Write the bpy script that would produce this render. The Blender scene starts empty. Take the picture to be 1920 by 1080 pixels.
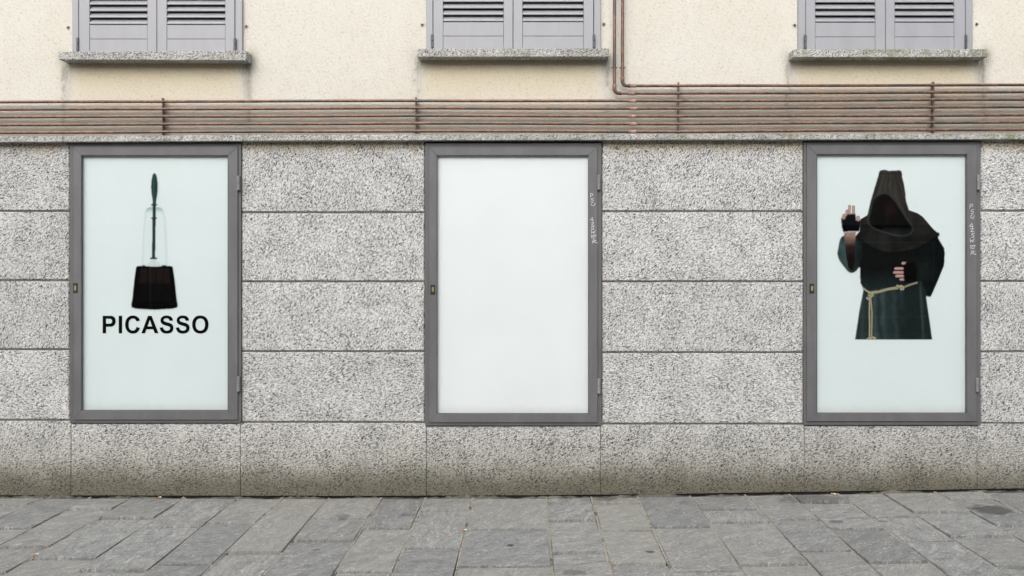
import bpy, bmesh, math, random
import numpy as np
from mathutils import Vector, Matrix
R = math.radians
random.seed(7)
scene = bpy.context.scene
COL = scene.collection

# ------------------------------------------------------------------ camera
# photograph pixels (1920x1080) -> wall plane: 275 px per metre, eye 1.6 m, 6 m from the facade
D, F, VX, VY, EYE = 6.0, 1650.0, 990.0, 487.0, 1.6
cam = bpy.data.cameras.new("camera")
cam.sensor_width = 36.0
cam.lens = F / 1920.0 * 36.0
cam.shift_x = -(VX - 960) / 1920.0
cam.shift_y = -(540 - VY) / 1920.0
cam.clip_start = 0.05
cam.clip_end = 500
cam_o = bpy.data.objects.new("camera", cam)
cam_o.location = (0, -D, EYE)
cam_o.rotation_euler = (R(90), 0, 0)
COL.objects.link(cam_o)
scene.camera = cam_o

# ------------------------------------------------------------------ sky and sun (bright overcast)
SUN_EL, SUN_AZ = R(36), R(-14)          # azimuth measured from "behind the camera", negative = from the left
world = bpy.data.worlds.new("World")
scene.world = world
world.use_nodes = True
wn = world.node_tree
wn.nodes.clear()
sky = wn.nodes.new("ShaderNodeTexSky")
sky.sky_type = 'NISHITA'
sky.sun_disc = False
sky.sun_elevation = SUN_EL
sky.sun_rotation = math.pi + SUN_AZ * -1
sky.dust_density = 3.0
sky.air_density = 1.0
hsv = wn.nodes.new("ShaderNodeHueSaturation")
hsv.inputs["Saturation"].default_value = 0.22
bg = wn.nodes.new("ShaderNodeBackground")
bg.inputs["Strength"].default_value = 0.15
wo = wn.nodes.new("ShaderNodeOutputWorld")
wn.links.new(sky.outputs[0], hsv.inputs["Color"])
wn.links.new(hsv.outputs[0], bg.inputs["Color"])
wn.links.new(bg.outputs[0], wo.inputs["Surface"])

sun = bpy.data.lights.new("sun", 'SUN')
sun.energy = 1.4
sun.angle = R(70)
sun.color = (1.0, 0.965, 0.91)
sun_o = bpy.data.objects.new("sun", sun)
sdir = Vector((math.sin(SUN_AZ) * math.cos(SUN_EL), -math.cos(SUN_AZ) * math.cos(SUN_EL), math.sin(SUN_EL)))
sun_o.rotation_euler = sdir.to_track_quat('Z', 'Y').to_euler()
sun_o.location = sdir * 30
COL.objects.link(sun_o)

scene.view_settings.view_transform = 'Standard'
scene.view_settings.look = 'None'
scene.view_settings.gamma = 1
scene.view_settings.exposure = 0.60

# ------------------------------------------------------------------ helpers
def s2l(c):
    c = np.asarray(c, dtype=float) / 255.0
    return np.where(c <= 0.04045, c / 12.92, ((c + 0.055) / 1.055) ** 2.4)

def P(px, py, Y=0.0):
    k = (D + Y) / F
    return Vector(((px - VX) * k, Y, EYE - (py - VY) * k))

def GZ(X):                              # the pavement rises gently to the right along the wall
    px = X * 275 + VX
    gy = np.interp(px, [0, 640, 1000, 1280, 1500, 1920, 2300], [931, 932, 931, 928, 924.5, 918, 912])
    return float(EYE - (gy - VY) / 275.0)

def link(name, me, mat=None, parent=None):
    o = bpy.data.objects.new(name, me)
    COL.objects.link(o)
    if mat is not None:
        me.materials.clear()
        me.materials.append(mat)
    if parent is not None:
        o.parent = parent
    return o

def tag(o, label, cat, group=None):
    o["label"] = label
    o["category"] = cat
    if group:
        o["group"] = group
    return o

def thing(name, label, cat, loc=(0, 0, 0), group=None):
    o = bpy.data.objects.new(name, None)
    o.empty_display_size = 0.1
    o.location = loc
    COL.objects.link(o)
    return tag(o, label, cat, group)

def child(name, bm, mat, parent, smooth=False, recalc=True):
    """bmesh given in world coordinates, parented to an object standing at parent's location"""
    me = bpy.data.meshes.new(name)
    off = Vector((0, 0, 0))
    p = parent
    while p is not None:
        off += p.location
        p = p.parent
    if off.length > 0:
        bmesh.ops.translate(bm, verts=bm.verts, vec=-off)
    if recalc:
        bmesh.ops.recalc_face_normals(bm, faces=bm.faces)
    bm.to_mesh(me)
    bm.free()
    if smooth:
        for p_ in me.polygons:
            p_.use_smooth = True
    return link(name, me, mat, parent)

def box(bm, x0, x1, y0, y1, z0, z1, bev=0.0):
    vs = [bm.verts.new(v) for v in ((x0, y0, z0), (x1, y0, z0), (x1, y1, z0), (x0, y1, z0),
                                    (x0, y0, z1), (x1, y0, z1), (x1, y1, z1), (x0, y1, z1))]
    fs = [bm.faces.new([vs[i] for i in q]) for q in
          ((0, 1, 5, 4), (1, 2, 6, 5), (2, 3, 7, 6), (3, 0, 4, 7), (4, 5, 6, 7), (3, 2, 1, 0))]
    if bev > 0:
        es = list({e for f in fs for e in f.edges})
        bmesh.ops.bevel(bm, geom=es, offset=bev, segments=1, affect='EDGES', profile=0.5)

def boxbm(*a):
    bm = bmesh.new()
    box(bm, *a)
    return bm

def tube(bm, pts, rad, n=14, caps=True):
    """sweep a circle along points; rad is a number or a list"""
    pts = [Vector(p) for p in pts]
    rings = []
    up = Vector((0, 1, 0))
    for i, p in enumerate(pts):
        a = pts[max(i - 1, 0)]
        b = pts[min(i + 1, len(pts) - 1)]
        t = (b - a).normalized()
        u = up if abs(t.dot(up)) < 0.95 else Vector((1, 0, 0))
        s = t.cross(u).normalized()
        w = s.cross(t).normalized()
        r = rad[i] if isinstance(rad, (list, tuple)) else rad
        rings.append([bm.verts.new(p + s * (r * math.cos(2 * math.pi * k / n)) + w * (r * math.sin(2 * math.pi * k / n)))
                      for k in range(n)])
    for a, b in zip(rings[:-1], rings[1:]):
        for k in range(n):
            bm.faces.new((a[k], a[(k + 1) % n], b[(k + 1) % n], b[k]))
    if caps:
        bm.faces.new(rings[0][::-1])
        bm.faces.new(rings[-1])

def tubebm(*a, **k):
    bm = bmesh.new()
    tube(bm, *a, **k)
    return bm

# ------------------------------------------------------------------ material helper
class NT:
    def __init__(self, name):
        self.m = bpy.data.materials.new(name)
        self.m.use_nodes = True
        self.t = self.m.node_tree
        self.t.nodes.clear()
        self.out = self.t.nodes.new("ShaderNodeOutputMaterial")
    def n(self, typ, **kw):
        nd = self.t.nodes.new("ShaderNode" + typ)
        for k, v in kw.items():
            setattr(nd, k, v)
        return nd
    def set(self, sock, v):
        if hasattr(v, "is_linked") or isinstance(v, bpy.types.NodeSocket):
            self.t.links.new(v, sock)
        else:
            sock.default_value = v
    def math(self, op, a, b=0.0, c=0.0, clamp=False):
        nd = self.n("Math", operation=op, use_clamp=clamp)
        self.set(nd.inputs[0], a); self.set(nd.inputs[1], b); self.set(nd.inputs[2], c)
        return nd.outputs[0]
    def vmath(self, op, a, b=(0, 0, 0)):
        nd = self.n("VectorMath", operation=op)
        self.set(nd.inputs[0], a); self.set(nd.inputs[1], b)
        return nd.outputs["Value"] if op in ('DISTANCE', 'LENGTH', 'DOT_PRODUCT') else nd.outputs[0]
    def noise(self, vec, scale, detail=2.0, rough=0.5, dist=0.0):
        nd = self.n("TexNoise")
        self.set(nd.inputs["Vector"], vec)
        nd.inputs["Scale"].default_value = scale
        nd.inputs["Detail"].default_value = detail
        nd.inputs["Roughness"].default_value = rough
        nd.inputs["Distortion"].default_value = dist
        return nd.outputs["Fac"]
    def mapr(self, v, a, b, c=0.0, d=1.0, smooth=True):
        nd = self.n("MapRange")
        nd.interpolation_type = 'SMOOTHSTEP' if smooth else 'LINEAR'
        self.set(nd.inputs["Value"], v)
        nd.inputs["From Min"].default_value = a; nd.inputs["From Max"].default_value = b
        nd.inputs["To Min"].default_value = c; nd.inputs["To Max"].default_value = d
        return nd.outputs["Result"]
    def mix(self, f, a, b, blend='MIX'):
        nd = self.n("Mix", data_type='RGBA', blend_type=blend)
        self.set(nd.inputs[0], f)
        self.set(nd.inputs[6], a if not isinstance(a, tuple) else (*a[:3], 1))
        self.set(nd.inputs[7], b if not isinstance(b, tuple) else (*b[:3], 1))
        return nd.outputs[2]
    def pos(self):
        return self.n("NewGeometry").outputs["Position"]
    def sep(self, v):
        nd = self.n("SeparateXYZ"); self.set(nd.inputs[0], v)
        return nd.outputs
    def rnd(self):
        return self.n("ObjectInfo").outputs["Random"]
    def mapping(self, vec, rot=(0, 0, 0), scale=(1, 1, 1)):
        nd = self.n("Mapping", vector_type='TEXTURE')       # inverse mapping: turn first, then stretch
        scale = tuple(1.0 / k for k in scale)
        self.set(nd.inputs["Vector"], vec)
        self.set(nd.inputs["Rotation"], rot)
        nd.inputs["Scale"].default_value = scale
        return nd.outputs[0]
    def bump(self, h, strength=0.3, dist=0.005):
        nd = self.n("Bump")
        nd.inputs["Strength"].default_value = strength
        nd.inputs["Distance"].default_value = dist
        self.set(nd.inputs["Height"], h)
        return nd.outputs[0]
    def pbr(self, col, rough=0.7, metal=0.0, normal=None, spec=0.5):
        nd = self.n("BsdfPrincipled")
        self.set(nd.inputs["Base Color"], col if not isinstance(col, tuple) else (*col[:3], 1))
        self.set(nd.inputs["Roughness"], rough)
        self.set(nd.inputs["Metallic"], metal)
        nd.inputs["Specular IOR Level"].default_value = spec
        if normal is not None:
            self.set(nd.inputs["Normal"], normal)
        self.t.links.new(nd.outputs[0], self.out.inputs[0])
        return self.m

M = {}
def mat_granite(name, light, dark, scale=1.0, moss=0.0, base=True):
    g = NT(name)
    p = g.pos()
    rnd = g.rnd()
    off = g.n("CombineXYZ")
    g.set(off.inputs[0], g.math('MULTIPLY', rnd, 37.0)); g.set(off.inputs[2], g.math('MULTIPLY', rnd, 91.0))
    q = g.vmath('ADD', p, off.outputs[0])
    rot = g.n("CombineXYZ")
    g.set(rot.inputs[1], g.math('MULTIPLY_ADD', g.math('FRACT', g.math('MULTIPLY', rnd, 17.31)), 1.0, -1.15))
    qr = g.mapping(q, rot.outputs[0], (1.0, 1.0, 2.1))
    f1 = g.noise(qr, 56 * scale, 3.0, 0.7, 0.9)
    f2 = g.noise(qr, 105 * scale, 2.0, 0.6, 0.5)
    big = g.noise(q, 5.0, 3.0, 0.6)
    fl = g.math('ADD', g.math('MULTIPLY', f1, 0.64), g.math('MULTIPLY', f2, 0.36))
    fl = g.math('MULTIPLY_ADD', g.math('SUBTRACT', big, 0.5), 0.10, fl)
    m = g.mapr(fl, 0.415, 0.52)
    c = g.mix(m, dark, light)
    hi = g.mapr(fl, 0.53, 0.62)
    c = g.mix(g.math('MULTIPLY', hi, 0.8), c, (0.78, 0.775, 0.76))
    warm = g.mapr(g.noise(q, 22, 2, 0.6), 0.52, 0.72, 0, 0.35)
    c = g.mix(warm, c, (0.50, 0.46, 0.37), 'MULTIPLY') if moss < 0 else g.mix(g.math('MULTIPLY', warm, 0.35), c, (0.45, 0.41, 0.33))
    tone = g.math('MULTIPLY_ADD', g.math('FRACT', g.math('MULTIPLY', rnd, 5.13)), 0.16, 0.90)
    c = g.mix(1.0, c, tone, 'MULTIPLY')
    cloud = g.mapr(g.noise(q, 2.3, 5, 0.65), 0.50, 0.72, 0, 0.16)
    c = g.mix(cloud, c, (0.70, 0.69, 0.66), 'MULTIPLY')
    run = g.mapr(g.noise(g.mapping(p, (0, 0, 0), (9, 1, .8)), 2.2, 4, .6), 0.56, 0.75, 0, 0.22)
    c = g.mix(run, c, (0.72, 0.70, 0.64), 'MULTIPLY')
    z = g.sep(p)[2]
    x = g.sep(p)[0]
    wob = g.noise(p, 3.2, 4, 0.6)
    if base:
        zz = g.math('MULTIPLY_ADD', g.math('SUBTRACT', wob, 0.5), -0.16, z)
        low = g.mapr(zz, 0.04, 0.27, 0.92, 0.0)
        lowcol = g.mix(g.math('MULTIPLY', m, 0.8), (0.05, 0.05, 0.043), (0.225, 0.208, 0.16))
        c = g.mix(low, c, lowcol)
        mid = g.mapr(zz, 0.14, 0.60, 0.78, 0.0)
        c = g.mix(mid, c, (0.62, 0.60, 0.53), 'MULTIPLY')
        # run-off stain directly below the ledge
        top = g.mapr(g.math('MULTIPLY_ADD', g.math('SUBTRACT', g.noise(g.mapping(p, (0, 0, 0), (3, 1, .6)), 4, 3, .6), 0.5), 0.16, z), 2.30, 2.40, 0, 0.80)
        c = g.mix(top, c, (0.84, 0.72, 0.52), 'MULTIPLY')
    if moss > 0:
        mm = g.math('MULTIPLY', g.mapr(g.noise(q, 7, 4, 0.7), 0.45, 0.68), moss)
        right = g.mapr(x, -1.5, 2.6, 0.15, 1.0)
        c = g.mix(g.math('MULTIPLY', mm, right), c, (0.15, 0.165, 0.085))
    h = g.math('ADD', g.math('MULTIPLY', f1, 0.7), g.math('MULTIPLY', f2, 0.5))
    return g.pbr(c, 0.82, 0, g.bump(h, 0.6, 0.008), 0.3)

M['granite'] = mat_granite("granite", (0.525, 0.522, 0.512), (0.045, 0.048, 0.053))
M['sillstone'] = mat_granite("sill_granite", (0.44, 0.43, 0.41), (0.05, 0.052, 0.055), 1.25, 0.75, False)

def mat_stucco():
    g = NT("stucco")
    p = g.pos()
    st = g.n("Attribute", attribute_name="stain").outputs["Color"]
    s = g.sep(st)
    fine = g.noise(p, 125, 3, 0.7)
    med = g.noise(p, 62, 3, 0.65)
    big = g.noise(p, 1.6, 4, 0.6)
    c = g.mix(g.mapr(big, 0.35, 0.68), (0.60, 0.578, 0.525), (0.58, 0.55, 0.482))
    c = g.mix(s[1], c, (0.56, 0.47, 0.31))                              # cleaner, yellower wall below the sills, with their warm shade painted in
    pit = g.mapr(g.math('ADD', g.math('MULTIPLY', fine, 0.6), g.math('MULTIPLY', med, 0.4)), 0.30, 0.50, 0.62, 0.0)
    c = g.mix(pit, c, (0.30, 0.27, 0.21))
    c = g.mix(g.mapr(fine, 0.60, 0.74, 0.0, 0.5), c, (0.80, 0.77, 0.68))
    blot = g.mapr(g.noise(p, 9, 5, 0.7), 0.58, 0.8, 0, 0.22)
    c = g.mix(blot, c, (0.42, 0.38, 0.29))
    grime_shade = g.math('MULTIPLY', s[2], g.mapr(g.noise(p, 6, 4, .6), 0.2, 0.75, 0.55, 1.0))
    c = g.mix(grime_shade, c, (0.335, 0.285, 0.21))                            # dusty band behind the pipes, with their shade painted in
    streak = g.noise(g.mapping(p, (0, 0, 0), (14, 1, 1.6)), 6, 4, 0.65)
    dk = g.math('MULTIPLY', s[0], g.mapr(g.math('ADD', g.math('MULTIPLY', streak, .6), g.math('MULTIPLY', fine, .4)), 0.36, 0.58, 0.35, 1.0))
    c = g.mix(dk, c, (0.060, 0.064, 0.042))                                # run-off from the sill ends
    # hairline cracks at the sill ends are in the fourth channel
    ck = g.n("Attribute", attribute_name="crack").outputs["Fac"]
    c = g.mix(g.math('MULTIPLY', ck, g.mapr(g.noise(p, 25, 3, .6), 0.42, 0.55)), c, (0.22, 0.19, 0.13))
    h = g.math('ADD', g.math('MULTIPLY', fine, 0.5), g.math('MULTIPLY', med, 0.6))
    return g.pbr(c, 0.9, 0, g.bump(h, 0.8, 0.008), 0.2)
M['stucco'] = mat_stucco()

def mat_paint(name, c, rough, var=0.12, spec=0.5, dirt=0.0):
    g = NT(name)
    p = g.pos()
    a = g.noise(g.mapping(p, (0, 0, 0), (1, 1, 0.35)), 9, 5, 0.65)
    b = g.noise(p, 85, 3, 0.6)
    v = g.math('ADD', g.math('MULTIPLY', a, 0.8), g.math('MULTIPLY', b, 0.2))
    lo = tuple(x * (1 - var) for x in c); hi = tuple(min(1, x * (1 + var)) for x in c)
    col = g.mix(g.mapr(v, 0.35, 0.65), lo, hi)
    if dirt > 0:
        d = g.mapr(g.noise(p, 14, 6, 0.75), 0.60, 0.78, 0, dirt)
        col = g.mix(d, col, tuple(min(1, x * 1.7) for x in c))
        d2 = g.mapr(g.noise(p, 230, 2, 0.5), 0.70, 0.78, 0, dirt)
        col = g.mix(d2, col, (0.5, 0.49, 0.47))
    r = g.mapr(a, 0.3, 0.7, rough - 0.07, rough + 0.07)
    return g.pbr(col, r, 0, g.bump(b, 0.06, 0.002), spec)

M['frame'] = mat_paint("grey_frame_paint", (0.116, 0.115, 0.119), 0.5, 0.10, 0.4, 0.35)
M['frame_dark'] = mat_paint("grey_case_paint", (0.105, 0.104, 0.106), 0.52, 0.10, 0.4, 0.3)
M['shutter'] = mat_paint("lavender_grey_paint", (0.285, 0.286, 0.308), 0.40, 0.05, 0.5)
M['hinge_grey'] = mat_paint('worn_hinge_paint', (0.20, 0.20, 0.205), 0.42, 0.15, 0.5, 0.3)
M['hinge'] = mat_paint("dark_hinge_metal", (0.075, 0.075, 0.082), 0.45, 0.15, 0.5)
M['black'] = mat_paint("black_plastic", (0.015, 0.015, 0.016), 0.45, 0.1)
M['brass'] = mat_paint("dull_brass", (0.26, 0.20, 0.09), 0.4, 0.2)
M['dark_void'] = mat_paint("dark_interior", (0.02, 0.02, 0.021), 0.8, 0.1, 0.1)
M['mortar'] = mat_paint("joint_mortar", (0.155, 0.145, 0.125), 0.95, 0.3, 0.1)
M['white_marker'] = mat_paint("white_marker", (0.62, 0.62, 0.62), 0.6, 0.25)
M['ink'] = mat_paint("black_ink", (0.003, 0.003, 0.0035), 0.6, 0.05, 0.02)
M['putty'] = mat_paint("hole_rim_plaster", (0.50, 0.46, 0.36), 0.9, 0.2, 0.1)
M['cig_paper'] = mat_paint("cigarette_paper", (0.72, 0.70, 0.66), 0.8, 0.1, 0.1)
M['cig_filter'] = mat_paint("cigarette_filter", (0.62, 0.30, 0.09), 0.8, 0.2, 0.1)
M['far_stone'] = mat_paint("dark_shopfront", (0.030, 0.028, 0.027), 0.7, 0.3, 0.1)
M['far_wall'] = mat_paint("taupe_render", (0.26, 0.24, 0.21), 0.9, 0.2, 0.1)
M['far_glass'] = mat_paint("far_window_glass", (0.02, 0.022, 0.025), 0.25, 0.1)
M['far_trim'] = mat_paint("far_window_trim", (0.15, 0.145, 0.135), 0.7, 0.1)

def mat_copper():
    g = NT("weathered_copper")
    p = g.pos()
    rnd = g.rnd()
    off = g.n("CombineXYZ"); g.set(off.inputs[0], g.math('MULTIPLY', rnd, 60.0))
    q = g.vmath('ADD', p, off.outputs[0])
    a = g.noise(q, 2.6, 5, 0.65)
    b = g.noise(q, 34, 4, 0.65)
    c = g.mix(g.mapr(b, 0.35, 0.68), (0.105, 0.057, 0.044), (0.225, 0.122, 0.09))
    c = g.mix(g.mapr(a, 0.50, 0.60, 0, 0.85), c, (0.078, 0.070, 0.070))        # grey tarnish
    c = g.mix(g.mapr(g.noise(q, 55, 3, .6), 0.66, 0.74, 0, 0.5), c, (0.45, 0.26, 0.18))
    z = g.sep(p)[2]
    nz = g.sep(g.n("NewGeometry").outputs["Normal"])[2]
    top_highlight = g.math('MULTIPLY', g.mapr(nz, 0.35, 0.9), g.mapr(b, 0.3, 0.6, 0.35, 0.85))
    c = g.mix(top_highlight, c, (0.42, 0.33, 0.28))  # pale pinkish highlight painted on the upward side of the copper
    r = g.mapr(b, 0.3, 0.7, 0.30, 0.50)
    return g.pbr(c, r, 0.5, g.bump(b, 0.1, 0.002), 0.45)
M['copper'] = mat_copper()
M['fitting'] = mat_paint('tinned_copper_fitting', (0.25, 0.16, 0.125), 0.42, 0.45, 0.5, 0.6)
def mat_rusty():
    g = NT("rusty_clamp_metal")
    p = g.pos()
    b = g.noise(p, 120, 4, 0.7)
    c = g.mix(g.mapr(b, 0.4, 0.62), (0.075, 0.045, 0.038), (0.27, 0.17, 0.14))
    return g.pbr(c, 0.6, 0.3, g.bump(b, 0.3, 0.003))
M['clamp'] = mat_rusty()

def mat_poster(name, tint):
    g = NT(name)
    p = g.pos()
    v = g.noise(p, 2.2, 3, 0.5)
    c = g.mix(g.mapr(v, 0.3, 0.7), tuple(t * 0.97 for t in tint), tint)
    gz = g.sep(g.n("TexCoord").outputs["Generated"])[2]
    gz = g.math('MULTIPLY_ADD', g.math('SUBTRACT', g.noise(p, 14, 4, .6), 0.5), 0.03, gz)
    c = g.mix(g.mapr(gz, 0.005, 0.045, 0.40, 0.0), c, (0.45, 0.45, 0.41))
    return g.pbr(c, 0.45, 0, None, 0.1)
POSTER_TINT = (0.605, 0.655, 0.662)
POSTER_WHITE = (0.70, 0.71, 0.72)
M['poster_tint'] = mat_poster("pale_aqua_sheet", POSTER_TINT)
M['poster_white'] = mat_poster("white_sheet", POSTER_WHITE)
def mat_print():
    g = NT("colour_print")
    a = g.n("Attribute", attribute_name="Col").outputs["Color"]
    return g.pbr(a, 0.6, 0, None, 0.02)
M['print'] = mat_print()

def mat_glass():
    g = NT("display_glass")
    tr = g.n("BsdfTransparent"); tr.inputs[0].default_value = (0.965, 0.985, 0.98, 1)
    gl = g.n("BsdfGlossy"); gl.inputs["Roughness"].default_value = 0.015
    gl.inputs[0].default_value = (1, 1, 1, 1)
    fr = g.n("Fresnel")
    g.set(fr.inputs[0], g.math('MULTIPLY_ADD', g.n("NewGeometry").outputs["Backfacing"], 1 / 1.5 - 1.5, 1.5))   # a pane reflects alike from both sides
    mx = g.n("MixShader")
    g.t.links.new(fr.outputs[0], mx.inputs[0])
    g.t.links.new(tr.outputs[0], mx.inputs[1])
    g.t.links.new(gl.outputs[0], mx.inputs[2])
    g.t.links.new(mx.outputs[0], g.out.inputs[0])
    return g.m
M['glass'] = mat_glass()

def mat_slate(spots):
    g = NT("slate_paving")
    p = g.pos()
    rnd = g.rnd()
    off = g.n("CombineXYZ")
    g.set(off.inputs[0], g.math('MULTIPLY', rnd, 41.0)); g.set(off.inputs[1], g.math('MULTIPLY', rnd, 77.0))
    q = g.vmath('ADD', p, off.outputs[0])
    rot = g.n("CombineXYZ")
    g.set(rot.inputs[2], g.math('MULTIPLY_ADD', g.math('FRACT', g.math('MULTIPLY', rnd, 23.7)), 1.3, 0.25))
    qr = g.mapping(q, rot.outputs[0], (1.0, 2.6, 1.0))
    a = g.noise(qr, 6.0, 6, 0.68, 0.5)
    b = g.noise(qr, 30, 5, 0.75, 0.3)
    f = g.noise(q, 95, 4, 0.8)
    v = g.math('ADD', g.math('MULTIPLY', a, 0.30), g.math('ADD', g.math('MULTIPLY', b, 0.32), g.math('MULTIPLY', f, 0.38)))
    c = g.mix(g.mapr(v, 0.38, 0.62), (0.134, 0.137, 0.137), (0.376, 0.376, 0.364))
    tone = g.math('FRACT', g.math('MULTIPLY', rnd, 7.77))
    c = g.mix(g.mapr(tone, 0.45, 1.0, 0, 0.42, False), c, (0.30, 0.288, 0.245))
    c = g.mix(g.mapr(g.math('FRACT', g.math('MULTIPLY', rnd, 3.91)), 0.0, 0.45, 0.42, 0.0, False), c, (0.122, 0.127, 0.130))
    vein = g.math('ABSOLUTE', g.math('SUBTRACT', g.noise(qr, 3.3, 5, 0.6, 1.4), 0.5))
    c = g.mix(g.math('MULTIPLY', g.mapr(vein, 0.0, 0.012, 0.8, 0.0), g.mapr(b, 0.45, 0.56)), c, (0.58, 0.57, 0.54))
    c = g.mix(g.mapr(f, 0.62, 0.72, 0, 0.75), c, (0.60, 0.59, 0.57))
    c = g.mix(g.mapr(g.noise(q, 120, 2, 0.6), 0.26, 0.33, 0.55, 0), c, (0.04, 0.04, 0.041))
    blotch = g.mapr(g.noise(p, 2.6, 5, 0.7), 0.56, 0.74, 0, 0.30)
    c = g.mix(blotch, c, (0.075, 0.078, 0.078))
    w = g.math('MULTIPLY', g.math('SUBTRACT', g.noise(p, 16, 4, 0.65), 0.5), 0.16)
    tot = None
    for (X, Y, r, k, sx) in spots:
        dv = g.vmath('MULTIPLY', g.vmath('SUBTRACT', p, (X, Y, 0.0)), (1 / sx, 1, 0))
        d = g.math('ADD', g.vmath('LENGTH', dv), g.math('MULTIPLY', w, r / 0.08))
        e = g.mapr(d, r * 0.75, r * 1.15, k, 0.0)
        tot = e if tot is None else g.math('MAXIMUM', tot, e)
    c = g.mix(tot, c, (0.042, 0.043, 0.044))
    h = g.math('ADD', g.math('MULTIPLY', a, 1.0), g.math('ADD', g.math('MULTIPLY', b, 0.35), g.math('MULTIPLY', f, 0.10)))
    return g.pbr(c, g.mapr(v, 0.3, 0.7, 0.55, 0.75), 0, g.bump(h, 0.7, 0.012), 0.35)

def ground_pt(px, py):
    X = (px - VX) / 275.0
    for _ in range(6):
        dist = (EYE - GZ(X)) * F / (py - VY)
        X = (px - VX) * dist / F
    return X, dist - D, GZ(X)

SPOTS = []
for (px, py, rpx, k, sx) in ((1862, 955, 34, .75, 1.0), (1568, 979, 10, .6, 1.2), (1525, 935, 30, .5, 2.2), (957, 1023, 6, .9, 1.0),
                             (1219, 1035, 6, .85, 1.2), (763, 965, 9, .45, 1.3), (741, 977, 5, .4, 1.2), (712, 962, 4, .45, 1.2),
                             (775, 956, 4, .5, 1.2), (1135, 935, 14, .55, 1.4), (1075, 1073, 12, .5, 1.6), (1585, 960, 4, .5, 1.2),
                             (645, 970, 13, .45, 1.0), (1232, 955, 4, .5, 1.3), (1655, 976, 6, .5, 1.3), (1093, 937, 7, .35, 1.4),
                             (1103, 960, 4, .4, 1.3), (592, 1030, 5, .5, 1.5)):
    X, Y, Z = ground_pt(px, py)
    SPOTS.append((X, Y, rpx / 275.0, k, sx))
M['slate'] = mat_slate(SPOTS)

def mat_jointsand():
    g = NT("joint_sand")
    p = g.pos()
    a = g.noise(p, 130, 4, 0.7)
    b = g.noise(p, 9, 4, 0.65)
    c = g.mix(g.mapr(a, 0.35, 0.65), (0.20, 0.185, 0.155), (0.46, 0.43, 0.37))
    c = g.mix(g.mapr(b, 0.54, 0.66, 0.0, 0.75), c, (0.055, 0.052, 0.045))
    return g.pbr(c, 0.95, 0, g.bump(a, 0.8, 0.006), 0.1)
M['joint'] = mat_jointsand()
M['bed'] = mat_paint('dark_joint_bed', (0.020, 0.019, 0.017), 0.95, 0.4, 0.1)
M['fillet'] = mat_paint('grey_mortar', (0.105, 0.10, 0.085), 0.95, 0.5, 0.1, 0.5)

def mat_far_paving():
    g = NT("far_slate_paving")
    p = g.pos()
    br = g.n("TexBrick")
    g.set(br.inputs["Vector"], g.mapping(p, (0, 0, R(90)), (1, 1, 1)))
    br.inputs["Scale"].default_value = 1.0
    br.inputs["Brick Width"].default_value = 0.62
    br.inputs["Row Height"].default_value = 0.33
    br.inputs["Mortar Size"].default_value = 0.008
    br.inputs["Color1"].default_value = (0.15, 0.153, 0.155, 1)
    br.inputs["Color2"].default_value = (0.22, 0.22, 0.215, 1)
    br.inputs["Mortar"].default_value = (0.13, 0.12, 0.10, 1)
    a = g.noise(p, 6, 6, 0.7)
    c = g.mix(g.mapr(a, 0.3, 0.7, 0.0, 0.45), br.outputs[0], (0.11, 0.113, 0.115))
    return g.pbr(c, 0.7, 0, g.bump(a, 0.4, 0.01), 0.3)
M['far_paving'] = mat_far_paving()

# ------------------------------------------------------------------ ground and pavement
XL, XR = -5.6, 5.4                     # the facade is built a little past the frame on both sides
def ground_sheet(name, x0, x1, y0, y1, dz, mat, nx=40):
    bm = bmesh.new()
    xs = np.linspace(x0, x1, nx)
    rows = [[bm.verts.new((x, y, GZ(min(max(x, -6), 6)) + dz)) for x in xs] for y in (y0, y1)]
    for i in range(nx - 1):
        bm.faces.new((rows[0][i], rows[0][i + 1], rows[1][i + 1], rows[1][i]))
    me = bpy.data.meshes.new(name); bm.to_mesh(me); bm.free()
    o = link(name, me, mat)
    o["kind"] = "structure"
    return o
ground_sheet("ground", -60, 60, -60, 8, -0.030, M['far_paving'], 160)
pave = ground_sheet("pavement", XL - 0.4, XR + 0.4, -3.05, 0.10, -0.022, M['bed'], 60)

JX = [83, 169, 250, 347, 447, 530, 617, 715, 798, 887, 1025, 1108, 1195, 1293, 1397, 1480, 1570, 1652, 1753, 1837, 1925]
CROSS = [[991], [955, 1025], [971, 1047], [989, 1070], [981, 1059], [1036], [973, 1014], [991, 1073], [957, 1028], [993, 1063],
         [976, 1036], [944, 994, 1057], [989, 1071], [955, 979, 1059], [974, 1033], [942, 993, 1055], [969, 1015], [960, 1006, 1062],
         [936, 985], [1010]]
rs = random.Random(11)
strips = [((JX[i] - VX) / 275, (JX[i + 1] - VX) / 275, CROSS[i]) for i in range(len(JX) - 1)]
x = strips[0][0]
first = True
while x > XL:
    w = rs.choice((0.30, 0.31, 0.33, 0.36))
    strips.insert(0, (x - w, x, [947] if first else [rs.uniform(945, 990)]))
    x -= w; first = False
x = strips[-1][1]
while x < XR:
    w = rs.choice((0.30, 0.31, 0.33, 0.36))
    strips.append((x, x + w, [rs.uniform(945, 990)]))
    x += w

def rect_loop(x0, x1, y0, y1, n, jit, rr):
    pts = []
    for (a, b) in (((x0, y0), (x1, y0)), ((x1, y0), (x1, y1)), ((x1, y1), (x0, y1)), ((x0, y1), (x0, y0))):
        for k in range(n):
            t = k / n
            pts.append([a[0] + (b[0] - a[0]) * t + rr.uniform(-jit, jit), a[1] + (b[1] - a[1]) * t + rr.uniform(-jit, jit)])
    return pts

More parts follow.
